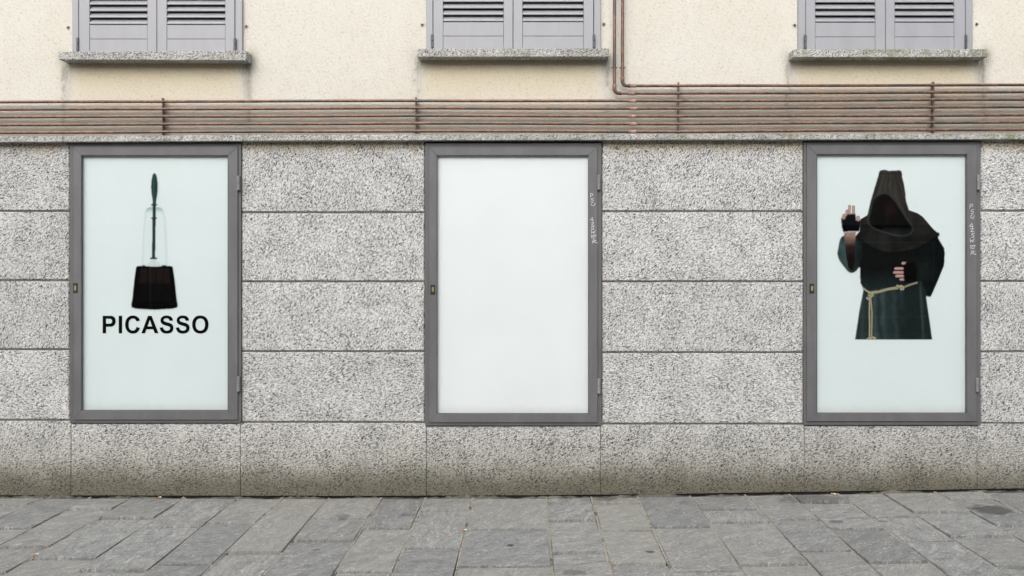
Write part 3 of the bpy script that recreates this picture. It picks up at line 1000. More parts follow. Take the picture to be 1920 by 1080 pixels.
def paint_figure(parent, Yp):
    cv = Canvas(1566, 1776, 312, 641, 0.72, POSTER_TINT)
    X, Y = cv.X, cv.Y
    A = lambda pts: [(1560 + a / 6.0, 300 + b / 6.0) for a, b in pts]
    B = lambda pts: [(1560 + a / 5.683, 460 + b / 5.683) for a, b in pts]
    sm = lambda m: blur(m, 1)
    n1 = value_noise(X, Y, 5, 3); n2 = value_noise(X, Y, 14, 5); n3 = value_noise(X, Y, 1.5, 9)
    cloth = 0.82 + 0.22 * n1 + 0.2 * n2 + 0.12 * n3
    # robe
    robe = A([(320, 668), (400, 620), (865, 565), (960, 598), (1020, 640), (1080, 710), (1130, 770), (1175, 815), (1190, 868), (1232, 940), (1266, 995), (1268, 1060)]) + \
        B([(1200, 120), (1195, 212), (1130, 372), (1075, 500), (1052, 548), (1004, 545), (1035, 760), (1069, 1005), (244, 1005), (290, 702), (335, 466),
           (303, 405), (298, 320), (299, 238), (278, 240), (262, 262)]) + A([(265, 1060), (262, 860), (315, 800)])
    m_robe = sm(poly_mask(robe, X, Y))
    skirt = np.clip((Y - 541 + (X - 1640) * 0.17) / 3, 0, 1)
    fold = 0.5 + 0.5 * np.sin((X - 1600) * 0.34 / (1 + (Y - 540) * 0.0012) + 1.2 * np.sin((Y - 520) * 0.02) + n2 * 2)
    fold2 = 0.5 + 0.5 * np.sin((X - 1600) * 0.15 + 0.8)
    lit = np.clip(1.0 - (X - 1672 + (Y - 560) * .05) / 26, 0.10, 1)
    base = 0.26 + 0.22 * np.clip((Y - 500) / 60, 0, 1) * lit
    sh = base + skirt * lit * (0.05 + 0.85 * fold * fold2)
    strip = np.exp(-((X - (1727 + (Y - 560) * 0.06)) / 2.4) ** 2) * skirt
    sh = sh + 0.55 * strip
    rc = np.stack([np.interp(np.clip((Y - 505) / 45, 0, 1), [0, 1], [a_, b_]) for a_, b_ in zip(s2l((32, 36, 35)), s2l((50, 63, 64)))], -1) * 0.8
    cm = rc * (np.clip(sh, 0.10, 1.5) * cloth)[..., None]
    cv.C = cv.C * (1 - m_robe[..., None]) + cm * m_robe[..., None]
    cv.A = np.maximum(cv.A, m_robe)
    # right sleeve hanging, its open mouth
    slv = B([(880, 150), (905, 185), (935, 300), (985, 440), (1010, 530), (1050, 548), (1130, 370), (1195, 212), (1200, 60), (1100, -30), (960, 20)])
    cv.lay(sm(poly_mask(slv, X, Y)) * m_robe, (24, 28, 28), 0.55 + 0.7 * n2)
    cuff = B([(905, 190), (1010, 175), (1040, 250), (1090, 330), (1020, 520), (985, 440), (940, 300)])
    cv.lay(sm(poly_mask(cuff, X, Y)) * 0.8, (28, 33, 32), 0.5 + 0.8 * n2)
    # raised arm: sleeve, sleeve mouth, forearm
    sleeve = A([(140, 850), (92, 888), (70, 990), (58, 1050)]) + B([(55, 85), (75, 155), (125, 225), (170, 278), (210, 296), (255, 276), (282, 236), (310, 150), (320, 0)]) + A([(265, 860)])
    cv.lay(sm(poly_mask(smooth_poly(sleeve, 4), X, Y)), (56, 71, 72), (0.3 + 0.8 * n2) * np.clip(1.25 - (X - 1572) / 45, 0.3, 1.2) + 0.25 * np.exp(-((X - 1576 - (Y - 450) * .22) / 2.5) ** 2))
    mouth = A([(140, 850), (262, 850), (258, 960), (252, 1060)]) + B([(245, 130), (232, 230), (205, 268), (180, 262), (160, 190), (148, 90)]) + A([(150, 1000)])
    cv.lay(sm(poly_mask(mouth, X, Y)), (30, 24, 23), 0.7 + 0.5 * n2)
    d_, _ = seg_dist(X, Y, A([(140, 850), (146, 960), (150, 1060)]) + B([(152, 150), (170, 240), (200, 275)]))
    cv.lay(np.clip(1.2 - d_ / 0.9, 0, 1) * 0.5, (92, 108, 110))
    arm = A([(132, 812), (272, 806), (262, 880), (256, 980), (240, 1060), (170, 1060), (150, 960), (142, 880)])
    cv.lay(sm(poly_mask(arm, X, Y)) * np.clip(1.3 - (Y - 436) / 22, 0.10, 1), (150, 120, 110), np.clip(1.15 - (Y - 434) / 44, .3, 1.15) * (0.8 + .4 * n1))
    # fingers of the raised hand
    skin = (178, 146, 136)
    for pts, w in ((((118, 668), (134, 622)), 17), (((152, 650), (168, 572)), 15), (((194, 625), (198, 520)), 16), (((240, 620), (242, 528)), 17.5), (((298, 690), (294, 645)), 19)):
        d_, t_ = seg_dist(X, Y, A(pts))
        r_ = w / 6.0
        mm = np.clip((r_ - d_) / 0.7 + 0.5, 0, 1)
        cv.lay(mm, skin, np.clip(1.12 - 0.65 * (d_ / r_) ** 2, .4, 1.2) * (0.85 + .25 * n1))
    glove = A([(103, 652), (125, 668), (148, 660), (150, 640), (178, 606), (205, 612), (222, 600), (240, 612), (266, 600), (272, 675), (300, 690), (326, 672), (322, 730), (306, 806), (215, 802), (126, 812), (106, 740)])
    cv.lay(sm(poly_mask(glove, X, Y)), (17, 20, 23), 0.7 + 0.7 * n1)
    # mantle over the shoulders
    mantle = A([(318, 668), (400, 625), (480, 560), (865, 565), (960, 598), (1022, 640), (1080, 708), (1130, 768), (1180, 812), (1205, 815), (1212, 845), (1192, 868), (1120, 890), (1060, 935),
                (985, 982), (870, 1018), (760, 1040), (660, 1044), (560, 1030), (450, 985), (380, 930), (300, 880), (268, 858), (312, 806)])
    m_man = sm(poly_mask(mantle, X, Y))
    drop = np.clip((blur(poly_mask(mantle, X, Y + 0), 6)) * 1.4, 0, 1) * m_robe
    cv.lay(drop * 0.7, (10, 11, 11))
    pl = 0.5 + 0.5 * np.sin(np.arctan2(Y - 380, X - 1669) * 15 + n2 * 3)
    ms = 0.45 + 0.35 * n2 + 0.35 * pl + 0.6 * np.exp(-((X - 1652) ** 2 + (Y - 447) ** 2) / 220) + 0.35 * np.exp(-(((X - 1735) / 14) ** 2 + ((Y - 420) / 14) ** 2))
    cv.lay(m_man, (36, 36, 35), ms * cloth)
    d_, _ = seg_dist(X, Y, A([(1192, 868), (1060, 935), (985, 982), (870, 1018), (760, 1040), (660, 1044), (560, 1030), (450, 985), (380, 930)]))
    cv.lay(np.clip(1.3 - d_ / 1.1, 0, 1) * 0.7, (12, 12, 12))
    # hood
    hood = A([(524, 165), (526, 135), (545, 116), (590, 108), (640, 120), (720, 118), (758, 112), (786, 130), (791, 190), (815, 290), (828, 380), (832, 450), (868, 566), (905, 640), (912, 770),
              (890, 830), (820, 858), (700, 850), (560, 808), (455, 775), (400, 715), (388, 660), (405, 590), (432, 470), (470, 340), (508, 215)])
    m_h = sm(poly_mask(hood, X, Y))
    hs = 0.80 + 0.30 * n2 - 0.35 * np.clip((np.abs(X - 1669) - 16 - (Y - 330) * .16) / 10, 0, 1)
    hs = hs + 0.30 * np.exp(-((X - (1655 - (Y - 340) * 0.25)) / 4) ** 2) * (Y < 372) - 0.25 * np.exp(-((X - (1683 + (Y - 340) * 0.30)) / 3) ** 2) + 0.2 * np.exp(-((X - (1671 + (Y - 340) * 0.2)) / 3) ** 2)
    ang = np.arctan2(X - 1669, Y - 300)
    hs = hs * (0.86 + 0.22 * np.sin(ang * 34 + n2 * 2.5)) + 0.18 * np.exp(-((X - (1640 - (Y - 400) * .28)) / 5) ** 2) * (Y > 360)
    cv.lay(m_h, (57, 54, 50), np.clip(hs, .25, 1.5) * (0.9 + .2 * n3))
    d_, _ = seg_dist(X, Y, A([(528, 165), (560, 150), (650, 156), (740, 150), (786, 165)]))
    cv.lay(np.clip(1.2 - d_ / 1.6, 0, 1) * 0.45, (26, 25, 25))
    opening = smooth_poly(A([(478, 435), (530, 392), (590, 378), (640, 392), (705, 455), (775, 560), (842, 662), (898, 745), (905, 790), (862, 838), (800, 850), (700, 838), (570, 800), (480, 770), (425, 722), (414, 660), (432, 590), (455, 490)]), 4)
    m_o = blur(poly_mask(opening, X, Y), 2)
    hem = np.clip(blur(m_o, 5) * 2.2, 0, 1) * m_h * (1 - m_o)
    cv.lay(hem * 0.4, (74, 71, 68), 0.7 + 0.5 * n1)
    cv.lay(m_o, (6, 9, 11), 0.5 + 0.6 * n2)
    face = np.exp(-(((X - 1669) / 9) ** 2 + ((Y - 393) / 13) ** 2)) * m_o
    cv.lay(face * 0.8, (40, 26, 25), 0.6 + 0.6 * n1)
    low = np.clip((Y - 425) / 10, 0, 1) * m_o * (X > 1655) * 0.75
    cv.lay(low, (44, 47, 50), 0.4 + 0.9 * n2)
    d_, _ = seg_dist(X, Y, opening.tolist() + [opening[0].tolist()])
    cv.lay(np.clip(1.25 - d_ / 1.1, 0, 1) * 0.35 * m_h, (66, 65, 63))
    lip, _ = seg_dist(X, Y, A([(830, 640), (905, 745), (912, 790), (868, 842), (800, 855), (690, 845), (560, 805)]))
    cv.lay(np.clip(1.3 - lip / 2.2, 0, 1) * 0.6, (60, 62, 63), 0.6 + .6 * n2)
    # hand at the belt
    for (cx, cy, L, hgt) in ((710, 248, 92, 31), (704, 290, 108, 33), (722, 328, 94, 32), (746, 365, 54, 29), (766, 192, 50, 31)):
        (ax, ay), (bx_, by_) = B([(cx - L / 2 + hgt / 2, cy), (cx + L / 2 - 2, cy)])
        d_, t_ = seg_dist(X, Y, [(ax, ay), (bx_, by_)])
        r_ = hgt / 2 / 5.683
        cv.lay(np.clip((r_ - d_) / 0.6 + 0.5, 0, 1), (180, 146, 138), np.clip(1.1 - 0.6 * ((Y - ay + 0.6) / r_) ** 2, .35, 1.15) * (0.85 + .25 * n1))
    gl = B([(758, 228), (790, 176), (880, 185), (910, 260), (905, 385), (800, 395), (768, 380), (760, 290)])
    cv.lay(sm(poly_mask(gl, X, Y)), (13, 15, 17), 0.7 + 0.6 * n2)
    # rope girdle
    def rope(pts, w, amp=1.0):
        d_, t_ = seg_dist(X, Y, B(pts))
        r_ = w * 1.2 / 5.683 / 2
        cv.lay(np.clip((r_ - d_) / 0.55 + 0.5, 0, 1), (178, 170, 142), amp * np.clip(1.1 - 0.6 * (d_ / r_) ** 2, .3, 1.2) * (0.78 + 0.34 * np.sin(t_ * 2.6)))
    rope([(334, 458), (375, 490), (412, 500), (500, 490), (600, 462), (700, 446)], 17)
    rope([(400, 520), (500, 502), (600, 474), (700, 460)], 13, .85)
    rope([(700, 446), (760, 448), (830, 420), (905, 398)], 19, .7)
    rope([(402, 560), (398, 720), (402, 860), (398, 1003)], 15)
    rope([(412, 560), (426, 720), (424, 860), (420, 1003)], 14, .9)
    for pts, w in (([(395, 505), (425, 512), (432, 535), (405, 548), (392, 530)], 24), ([(420, 545), (385, 572), (372, 560)], 20), ([(695, 430), (725, 440), (735, 468), (755, 470), (765, 445), (735, 432)], 19),
                   ([(378, 998), (410, 988), (440, 978), (458, 990), (440, 1002)], 20)):
        rope(pts, w, 0.95)
    # crop the print square at its foot
    cv.A = np.where(Y > 636.4, 0, cv.A)
    return cv.build("figure_print", Yp, parent, "printed cut-out of a dark hooded robed figure with one hand raised", 0.5)

# heavy grotesque capitals: M/L points are plain, Q points are (control, end)
CAPS = {
 'P': (667, ["M73 0 L73 716 L305 716 Q437 716 477 705 Q538 689 579 635 Q620 582 620 497 Q620 432 596 387 Q572 342 536 317 Q499 291 461 283 Q409 270 311 270 L217 270 L217 0",
             "M217 595 L217 392 L296 392 Q382 392 411 403 Q440 414 456 438 Q473 462 473 494 Q473 533 450 558 Q427 584 392 590 Q366 595 287 595"]),
 'I': (278, ["M68 0 L68 716 L212 716 L212 0"]),
 'C': (722, ["M531 264 L671 219 Q639 102 564 45 Q490 -12 375 -12 Q233 -12 141 85 Q49 182 49 350 Q49 528 141 627 Q233 728 383 728 Q514 728 596 650 Q645 604 669 518 L526 484 "
             "Q513 540 473 572 Q432 604 375 604 Q295 604 246 547 Q196 490 196 362 Q196 226 245 169 Q293 112 371 112 Q428 112 469 148 Q511 184 531 264"]),
 'A': (722, ["M718 0 L561 0 L498 163 L212 163 L152 0 L-1 0 L278 716 L431 716", "M452 284 L353 549 L257 284"]),
 'S': (667, ["M36 233 L177 247 Q189 176 228 143 Q267 110 333 110 Q403 110 438 140 Q474 169 474 209 Q474 234 459 252 Q444 270 408 283 Q383 292 294 314 Q180 343 134 384 Q69 442 69 526 "
             "Q69 580 99 627 Q130 674 187 699 Q244 728 325 728 Q457 728 524 670 Q591 612 594 515 L449 509 Q440 563 410 587 Q380 611 320 611 Q258 611 223 586 Q200 569 200 541 "
             "Q200 516 222 498 Q249 475 354 450 Q459 425 509 399 Q560 373 588 327 Q616 281 616 214 Q616 153 582 99 Q549 46 487 17 Q424 -12 332 -12 Q197 -12 125 50 Q52 112 36 233"]),
 'O': (778, ["M43 354 Q43 463 76 537 Q100 592 142 635 Q184 679 234 700 Q301 728 388 728 Q546 728 641 630 Q736 532 736 357 Q736 184 642 86 Q548 -12 390 -12 Q231 -12 137 85 Q43 183 43 354",
             "M190 359 Q190 238 246 175 Q302 112 388 112 Q475 112 530 174 Q585 237 585 361 Q585 484 532 545 Q478 605 388 605 Q299 605 245 544 Q190 482 190 359"])}
def outline(path):
    out = []
    tok = path.split()
    i = 0
    while i < len(tok):
        c = tok[i][0]
        p = (float(tok[i][1:]), float(tok[i + 1])); i += 2
        if c == 'Q':
            e = (float(tok[i]), float(tok[i + 1])); i += 2
            a_ = out[-1]
            for t in (.2, .4, .6, .8, 1):
                out.append(tuple((1 - t) ** 2 * a_[k] + 2 * t * (1 - t) * p[k] + t * t * e[k] for k in (0, 1)))
        else:
            out.append(p)
    if math.hypot(out[0][0] - out[-1][0], out[0][1] - out[-1][1]) < 1:
        out.pop()
    return out
def text_mesh(body, name, x0, x1, y0, y1, Yp, mat, parent):
    cu = bpy.data.curves.new(name, 'CURVE')
    cu.dimensions = '2D'; cu.fill_mode = 'BOTH'
    pen = 0.0
    for ch in body:
        adv, paths = CAPS[ch]
        for path in paths:
            pts = outline(path)
            sp = cu.splines.new('POLY'); sp.points.add(len(pts) - 1); sp.use_cyclic_u = True
            for k, (a_, b_) in enumerate(pts):
                sp.points[k].co = ((a_ + pen) / 1000, b_ / 1000, 0, 1)
        pen += adv + 14
    tmp = bpy.data.objects.new(name, cu)
    COL.objects.link(tmp)
    bpy.context.view_layer.update()
    dg = bpy.context.evaluated_depsgraph_get()
    me = bpy.data.meshes.new_from_object(tmp.evaluated_get(dg))
    bpy.data.objects.remove(tmp)
    co = np.empty(len(me.vertices) * 3); me.vertices.foreach_get("co", co); co = co.reshape(-1, 3)
    u = (co[:, 0] - co[:, 0].min()) / np.ptp(co[:, 0]); v = (co[:, 1] - co[:, 1].min()) / np.ptp(co[:, 1])
    for i, vert in enumerate(me.vertices):
        vert.co = P(x0 + (x1 - x0) * u[i], y1 + (y0 - y1) * v[i], Yp) - parent.location
    return link(name, me, mat, parent)

# stroke letters for the marker scrawl: polylines in a unit box, y up
GLY = {'P': [[(.1, 0), (.2, 1), (.85, .85), (.75, .5), (.15, .42)]], 'S': [[(.95, .95), (.35, .9), (.2, .6), (.8, .45), (.75, .05), (.1, 0)]],
       'C': [[(.6, 1), (.15, .7), (.15, .15), (.7, 0), (.95, .45), (1.05, .75)]], 'A': [[(.75, 0), (.6, 1), (0, .35), (.95, .3)]], 'N': [[(.05, .9), (.85, .95), (.2, .1), (1.0, .05)]],
       'W': [[(.05, 1), (.15, 0), (.5, .55), (.7, 0), (1.0, .95)]], 'E': [[(.15, .75), (.2, .05), (.9, 0)], [(0, .75), (1.2, .8)], [(.2, .4), (.8, .42)], [(.95, .8), (1.0, .35)]],
       'R': [[(.1, 0), (.3, 1), (.9, .8), (.3, .45), (1.15, .1), (1.2, .35)]]}
def scrawl(items, Yp, parent, w=0.72):
    bm = bmesh.new()
    for ch, cx, cy, sx, sy in items:
        for line in GLY[ch]:
            pts = [(cx + (u - .5) * sx, cy - (v - .5) * sy) for u, v in line]
            for (a, b) in zip(pts[:-1], pts[1:]):
                dx, dy = b[0] - a[0], b[1] - a[1]
                L = math.hypot(dx, dy) or 1
                nx_, ny_ = -dy / L * w / 2, dx / L * w / 2
                ex, ey = dx / L * w * .35, dy / L * w * .35
                q = [(a[0] + nx_ - ex, a[1] + ny_ - ey), (b[0] + nx_ + ex, b[1] + ny_ + ey), (b[0] - nx_ + ex, b[1] - ny_ + ey), (a[0] - nx_ - ex, a[1] - ny_ - ey)]
                Yp -= 0.000004
                bm.faces.new([bm.verts.new(P(x_, y_, Yp)) for x_, y_ in q])
    o = child("scrawled_lettering", bm, M['white_marker'], parent)
    o["label"] = "white marker letters scrawled down the door frame"
    return o

# ------------------------------------------------------------------ display cases
LAB = ["grey framed glazed display case showing a lavatory brush picture and PICASSO lettering",
       "grey framed glazed display case with an empty white sheet inside",
       "grey framed glazed display case showing a dark hooded figure with raised hand"]
YO, YD, YG, YS = -0.014, -0.026, -0.017, 0.004
def bar_frame(bm, O, I, yf, yb, bev=0.0018):
    """four mitred bars between outer and inner pixel rectangles (x0,x1,y0,y1)"""
    ox0, ox1, oy0, oy1 = O; ix0, ix1, iy0, iy1 = I
    co = [P(ox0, oy0, yf), P(ox1, oy0, yf), P(ox1, oy1, yf), P(ox0, oy1, yf)]
    ci = [P(ix0, iy0, yf), P(ix1, iy0, yf), P(ix1, iy1, yf), P(ix0, iy1, yf)]
    for i in range(4):
        j = (i + 1) % 4
        q = [co[i], co[j], ci[j], ci[i]]
        fr = [bm.verts.new((v.x, yf, v.z)) for v in q]
        bk = [bm.verts.new((v.x, yb, v.z)) for v in q]
        fs = [bm.faces.new(fr), bm.faces.new(bk[::-1])]
        for k in range(4):
            l = (k + 1) % 4
            fs.append(bm.faces.new((fr[k], bk[k], bk[l], fr[l])))
        es = [e for e in fs[0].edges]
        bmesh.ops.bevel(bm, geom=es, offset=bev, segments=1, affect='EDGES')

for i, cs in enumerate(CASES):
    o_, d_, g_ = cs['o'], cs['d'], cs['g']
    base = P((o_[0] + o_[1]) / 2, o_[3], 0.0)
    c = thing("display_case", LAB[i], "display case", (base.x, 0.0, base.z), "display cases set into the granite wall")
    bm = bmesh.new()
    bar_frame(bm, o_, (d_[0] + 1.2, d_[1] - 1.0, d_[2] + 1.5, d_[3] - 1.2), YO, 0.033)
    child("case_frame", bm, M['frame_dark'], c)
    bm = bmesh.new()
    bar_frame(bm, (d_[0] + 1.0, d_[1] - 0.6, d_[2] + 1.0, d_[3] - 0.8), g_, YD, YS - 0.001)
    door = child("door_frame", bm, M['frame'], c)
    # thin dark gasket between door and glass
    bm = bmesh.new()
    bar_frame(bm, (g_[0] - .3, g_[1] + .3, g_[2] - .3, g_[3] + .3), (g_[0] + 1.3, g_[1] - 1.3, g_[2] + 1.5, g_[3] - 1.3), YG - 0.004, YG + .004, 0.0006)
    child("gasket", bm, M['hinge'], door)
    a, b = P(g_[0] - 2, g_[3] + 2, YG), P(g_[1] + 2, g_[2] - 2, YG)
    bm = bmesh.new()
    bm.faces.new([bm.verts.new(v) for v in ((a.x, YG, a.z), (b.x, YG, a.z), (b.x, YG, b.z), (a.x, YG, b.z))])
    child("glass_pane", bm, M['glass'], c, recalc=False)      # faces the street
    a, b = P(g_[0] - 3, g_[3] + 3, YS), P(g_[1] + 3, g_[2] - 3, YS)
    sheet = child("poster_sheet", boxbm(a.x, b.x, YS, YS + 0.004, a.z, b.z), M['poster_white' if i == 1 else 'poster_tint'], c)
    child("back_panel", boxbm(a.x - .01, b.x + .01, YS + .005, 0.033, a.z - .01, b.z + .01), M['frame_dark'], c)
    # lock plate with a brass keyhole cover
    lx, ly = cs['lock']
    a, b = P(lx - 4.2, ly + 9.2, YD), P(lx + 4.2, ly - 9.2, YD)
    lk = child("lock", boxbm(a.x, b.x, YD - .003, YD + .003, a.z, b.z, 0.0012), M['black'], c)
    a, b = P(lx - 1.8, ly + 4.5, YD), P(lx + 2.2, ly - 4.5, YD)
    child("keyhole_cover", boxbm(a.x, b.x, YD - .0065, YD - .002, a.z, b.z, 0.001), M['brass'], lk)
    for s in (-1, 1):
        q = P(lx, ly + s * 7.2, YD)
        child("screw", tubebm([(q.x, YD - .0042, q.z), (q.x, YD - .002, q.z)], 0.0026, 8), M['hinge'], lk)
    # butt hinges
    for hx, h0, h1 in cs['hin']:
        hh = (h0 + h1) / 2
        yy = YD - 0.006
        up = child("hinge", tubebm([P(hx, h0, yy), P(hx, h0 + 1, yy), P(hx, hh - .7, yy)], [0.009, 0.0108, 0.0108], 12), M['hinge_grey'], c)
        child("hinge_knuckle", tubebm([P(hx, hh + .3, yy), P(hx, h1 - 1, yy), P(hx, h1, yy)], [0.0108, 0.0108, 0.009], 12), M['hinge_grey'], up)
        a, b = P(hx - 3.0, h1, YD), P(hx + 3.2, h0, YD)
        child("hinge_leaf", boxbm(a.x, b.x, YD - .002, YO + .004, a.z, b.z, .0005), M['frame'], up)
    if i == 0:
        paint_brush(c, YS - 0.0015)
        text_mesh("PICASSO", "lettering", 192.5, 391, 591.5, 625.5, YS - 0.0016, M['ink'], c)["label"] = "black capital letters reading PICASSO"
    if i == 2:
        paint_figure(c, YS - 0.0015)
    if i == 1:
        scrawl([('P', 1109.5, 366.5, 6.5, 8), ('S', 1110.5, 374.5, 7, 5.5), ('C', 1111.5, 382.5, 8, 7), ('A', 1110, 411.5, 7, 7.5), ('N', 1111, 420, 7, 5.5), ('S', 1111, 427.5, 8, 6),
                ('W', 1112, 434.5, 8, 6), ('E', 1112, 443, 8.5, 7), ('R', 1114, 453, 9, 7)], YD - 0.0008, c)
    if i == 2:
        scrawl([('P', 1821.5, 386.5, 8, 8), ('S', 1823, 396.5, 7, 7.5), ('C', 1823, 406, 7, 7.5), ('A', 1821.5, 423, 7.5, 8), ('N', 1822.5, 431.5, 7.5, 6.5), ('S', 1824, 441, 7, 8),
                ('W', 1822.5, 450.5, 8, 6.5), ('E', 1823, 462.5, 8.5, 8), ('R', 1823.5, 474, 9, 8)], YD - 0.0008, c)

# ------------------------------------------------------------------ copper pipes
PY = -0.038
PR = 0.0102
XA, XB = -590, 2470                      # run past both edges of the frame
ROWS = [((XA, 195), (0, 191.5), (305, 190.2), (640, 189.3), (780, 188.8), (1272, 189.3), (1750, 187.3), (1920, 186.7), (XB, 185)),
        ((XA, 208), (0, 205.2), (305, 204.3), (640, 203), (780, 202.6), (1272, 203.6), (1750, 201.2), (1920, 200.6), (XB, 199)),
        ((XA, 222), (0, 219.3), (305, 218.5), (640, 217.3), (780, 216.8), (1272, 218), (1750, 216.7), (1920, 216), (XB, 214.5)),
        ((XA, 237), (0, 234.2), (305, 233), (640, 231.8), (780, 231.2), (1272, 232.3), (1750, 229.7), (1920, 229), (XB, 227.5)),
        ((XA, 252), (0, 248.8), (305, 247.5), (640, 246.3), (780, 245.6), (1272, 247), (1750, 243.8), (1920, 243), (XB, 241.5))]
UPPER = [((1272, 160.9), (1750, 159.8), (1920, 159.2), (XB, 158)), ((1272, 175), (1750, 173.2), (1920, 172.5), (XB, 171))]
NAMES = ["lowest horizontal copper pipe, just above the granite ledge", "second horizontal copper pipe above the granite ledge",
         "third horizontal copper pipe above the granite ledge", "fourth horizontal copper pipe above the granite ledge",
         "fifth horizontal copper pipe above the granite ledge, topmost left of the bends"]
def row_y(row, px):
    return float(np.interp(px, [r[0] for r in row], [r[1] for r in row]))
def coupling(px, py, parent, vertical=False, L=12):
    q = 1.25
    f = (lambda t: P(px, py + t, PY)) if vertical else (lambda t: P(px + t, py, PY))
    h = L / 2
    child("coupling", tubebm([f(-h - 1.2), f(-h - .6), f(-h + .6), f(-h + 1.0), f(h - 1.0), f(h - .6), f(h + .6), f(h + 1.2)],
                             [PR * 1.02, PR * 1.55, PR * 1.55, PR * 1.2, PR * 1.2, PR * 1.55, PR * 1.55, PR * 1.02], 14), M['fitting'], parent, True)
def clamp_ring(px, py, parent, vertical=False):
    f = (lambda t: P(px, py + t, PY)) if vertical else (lambda t: P(px + t, py, PY))
    return child("clamp", tubebm([f(-1.6), f(-1.3), f(1.3), f(1.6)], [PR * 1.05, PR * 1.36, PR * 1.36, PR * 1.05], 14), M['clamp'], parent)

for k, row in enumerate(reversed(ROWS)):
    pts = []
    n = 60
    for t in np.linspace(XA, XB, n):
        pts.append(P(t, row_y(row, t) + 0.25 * math.sin(t * 0.011 + k), PY))
    c = thing("copper_pipe", NAMES[k], "pipe", P(VX, row_y(row, VX), PY), "copper pipes along the wall above the ledge")
    child("tube", tubebm(pts, PR, 14), M['copper'], c, True)
    coupling(1186 + (0, 1, -1, 2, 0)[k], row_y(row, 1186), c, False, 11)
    for bx_ in (305, 780, 1272, 1750):
        clamp_ring(bx_, row_y(row, bx_), c)

def bend_pipe(vx, row, yb, label, couples):
    y0 = row_y(row, 1272)
    rb = 9.0
    pts = [P(vx + 0.6, -330, PY), P(vx + 0.3, 0, PY), P(vx, y0 - rb - 10, PY)]
    pts += [P(vx + rb - rb * math.cos(a), y0 - rb + rb * math.sin(a), PY) for a in np.linspace(0, math.pi / 2, 9)]
    for t in np.linspace(vx + rb + 12, XB, 34):
        pts.append(P(t, row_y(row, t) + (0.2 * math.sin(t * .013) if t > 1272 else 0), PY))
    c = thing("copper_pipe", label, "pipe", P(vx, y0, PY), "copper pipes bent down from above")
    child("tube", tubebm(pts, PR * 1.02, 14), M['copper'], c, True)
    # swept elbow sleeve
    el = [P(vx, y0 - rb - 3.5, PY)] + [P(vx + rb - rb * math.cos(a), y0 - rb + rb * math.sin(a), PY) for a in np.linspace(0, math.pi / 2, 9)] + [P(vx + rb + 3.5, y0, PY)]
    rr_ = [PR * 1.36, PR * 1.18] + [PR * 1.18] * (len(el) - 4) + [PR * 1.18, PR * 1.36]
    child("elbow", tubebm(el, rr_, 14), M['copper'], c, True)
    coupling(vx, y0 - rb - 5, c, True, 3)
    for q in couples:
        coupling(q, y0, c, False, 11)
    for bx_ in (1272, 1750):
        clamp_ring(bx_, row_y(row, bx_), c)
    # wall clip with two ears
    for cy in (127, -70):
        cl = clamp_ring(vx, cy, c, True)
        q = P(vx, cy, PY)
        child("clip_ear", tubebm([(q.x - .022, PY, q.z), (q.x - .019, PY, q.z), (q.x + .019, PY, q.z), (q.x + .022, PY, q.z)], [.003, .0048, .0048, .003], 8), M['clamp'], cl)
        child("standoff", tubebm([(q.x, PY + .006, q.z), (q.x, SY + .01, q.z)], .0045, 8), M['clamp'], cl)
bend_pipe(1167, UPPER[0], 127, "copper pipe coming down the wall and bending into the topmost row", (1186,))
bend_pipe(1152, UPPER[1], 127, "copper pipe coming down beside the window and bending under the topmost one", (1184,))

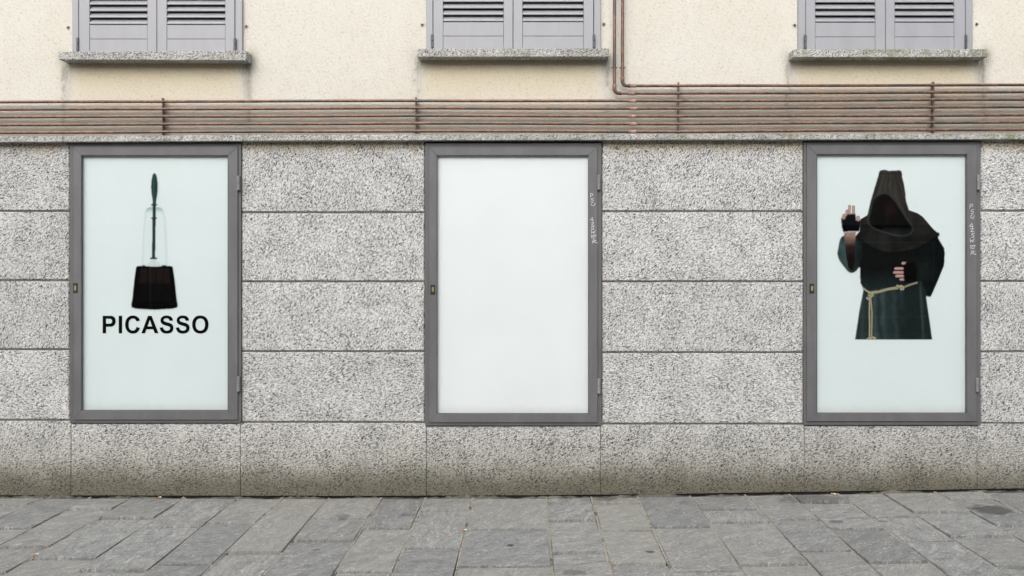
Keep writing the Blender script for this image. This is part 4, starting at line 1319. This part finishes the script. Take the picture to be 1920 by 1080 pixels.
BLAB = ["rusty pipe bracket above the lavatory brush display case", "rusty pipe bracket above the left edge of the empty white display case",
        "taller rusty pipe bracket beside the pipe bends", "taller rusty pipe bracket above the hooded figure display case"]
for i, bx_ in enumerate((305, 780, 1272, 1750)):
    rows = list(ROWS) if bx_ < 1200 else list(UPPER) + list(ROWS)
    ys = sorted(row_y(r_, bx_) for r_ in rows)
    zt, zb = P(bx_, ys[0] - 6, -.012).z, P(bx_, ys[-1] + 4.5, -.012).z
    q = P(bx_, ys[-1], -.012)
    c = thing("pipe_bracket", BLAB[i], "bracket", (q.x, SY, zb), "brackets that hold the copper pipes")
    child("rail", boxbm(q.x - .003, q.x + .003, -.012, SY + .001, zb, zt, .001), M['clamp'], c)
    for y in ys:
        a = P(bx_, y, PY)
        child("clamp_block", boxbm(a.x - .0065, a.x + .0065, PY + .006, -.010, a.z - .008, a.z + .008, .0015), M['clamp'], c)
        for s in (-1, 1):
            z_ = a.z + s * (PR * 1.36 + .004)
            child("clamp_lug", tubebm([(a.x + rs.uniform(-.002, .002), PY, z_ - .0055), (a.x, PY, z_ + .0055)], .0058, 8), M['clamp'], c)
            child("bolt", tubebm([(a.x + .001, PY - .010, z_ + s * .001), (a.x, -.011, z_ + s * .001)], .0036, 6), M['clamp'], c)

# ------------------------------------------------------------------ cigarette ends
CIG = [(300, 933.5, 80, "small cigarette end at the foot of the granite wall below the brush display case", 0.6), (343, 935, 5, "cigarette end pointing away from the granite wall at the head of a paving joint", .8),
       (67, 1041, 52, "cigarette end lying on the paving joint well out from the wall", 1.0), (871, 995, 95, "cigarette end beside the widest paving stones under the empty display case", 1.0),
       (1563, 927.5, 110, "cigarette end against the wall below the hooded figure display case", 1.0)]
for px, py, ang, lab, k in CIG:
    X, Y, Z = ground_pt(px, py)
    Y = min(Y, -0.03)
    Z = GZ(X) + 0.0062
    L = 0.034 * k
    dx, dy = math.sin(R(ang)), math.cos(R(ang))
    c = thing("cigarette_end", lab, "cigarette end", (X, Y, Z - .004), "cigarette ends on the paving")
    f = lambda t: (X + dx * t * L, Y + dy * t * L, Z)
    child("filter", tubebm([f(-.5), f(-.48), f(.02)], [.0036, .0041, .0041], 10), M['cig_filter'], c)
    child("paper", tubebm([f(.02), f(.42), f(.5)], [.0040, .0039, .0025], 10), M['cig_paper'], c)

# ------------------------------------------------------------------ the other side of the street (seen only mirrored in the glass)
opp = thing("opposite_building", "dark shopfront building across the street, seen only as a reflection", "building", (0, -13, 0))
child("shopfront", boxbm(-14, 14, -13.4, -13.0, -0.3, 2.35), M['far_stone'], opp)
child("upper_wall", boxbm(-14, 14, -13.4, -13.03, 2.35, 6.0), M['far_wall'], opp)
for k in range(-5, 6):
    x0 = k * 2.5 + 0.3
    fr = child("window", boxbm(x0 - .6, x0 + .6, -13.04, -12.99, 3.6, 5.4, .01), M['far_trim'], opp)
    child("pane", boxbm(x0 - .5, x0 + .5, -12.995, -12.985, 3.7, 5.3), M['far_glass'], fr)
    fr = child("shop_window", boxbm(x0 - .95, x0 + .95, -13.01, -12.96, 0.35, 2.0, .01), M['far_trim'], opp)
    child("pane", boxbm(x0 - .90, x0 + .90, -12.965, -12.955, 0.4, 1.95), M['far_glass'], fr)
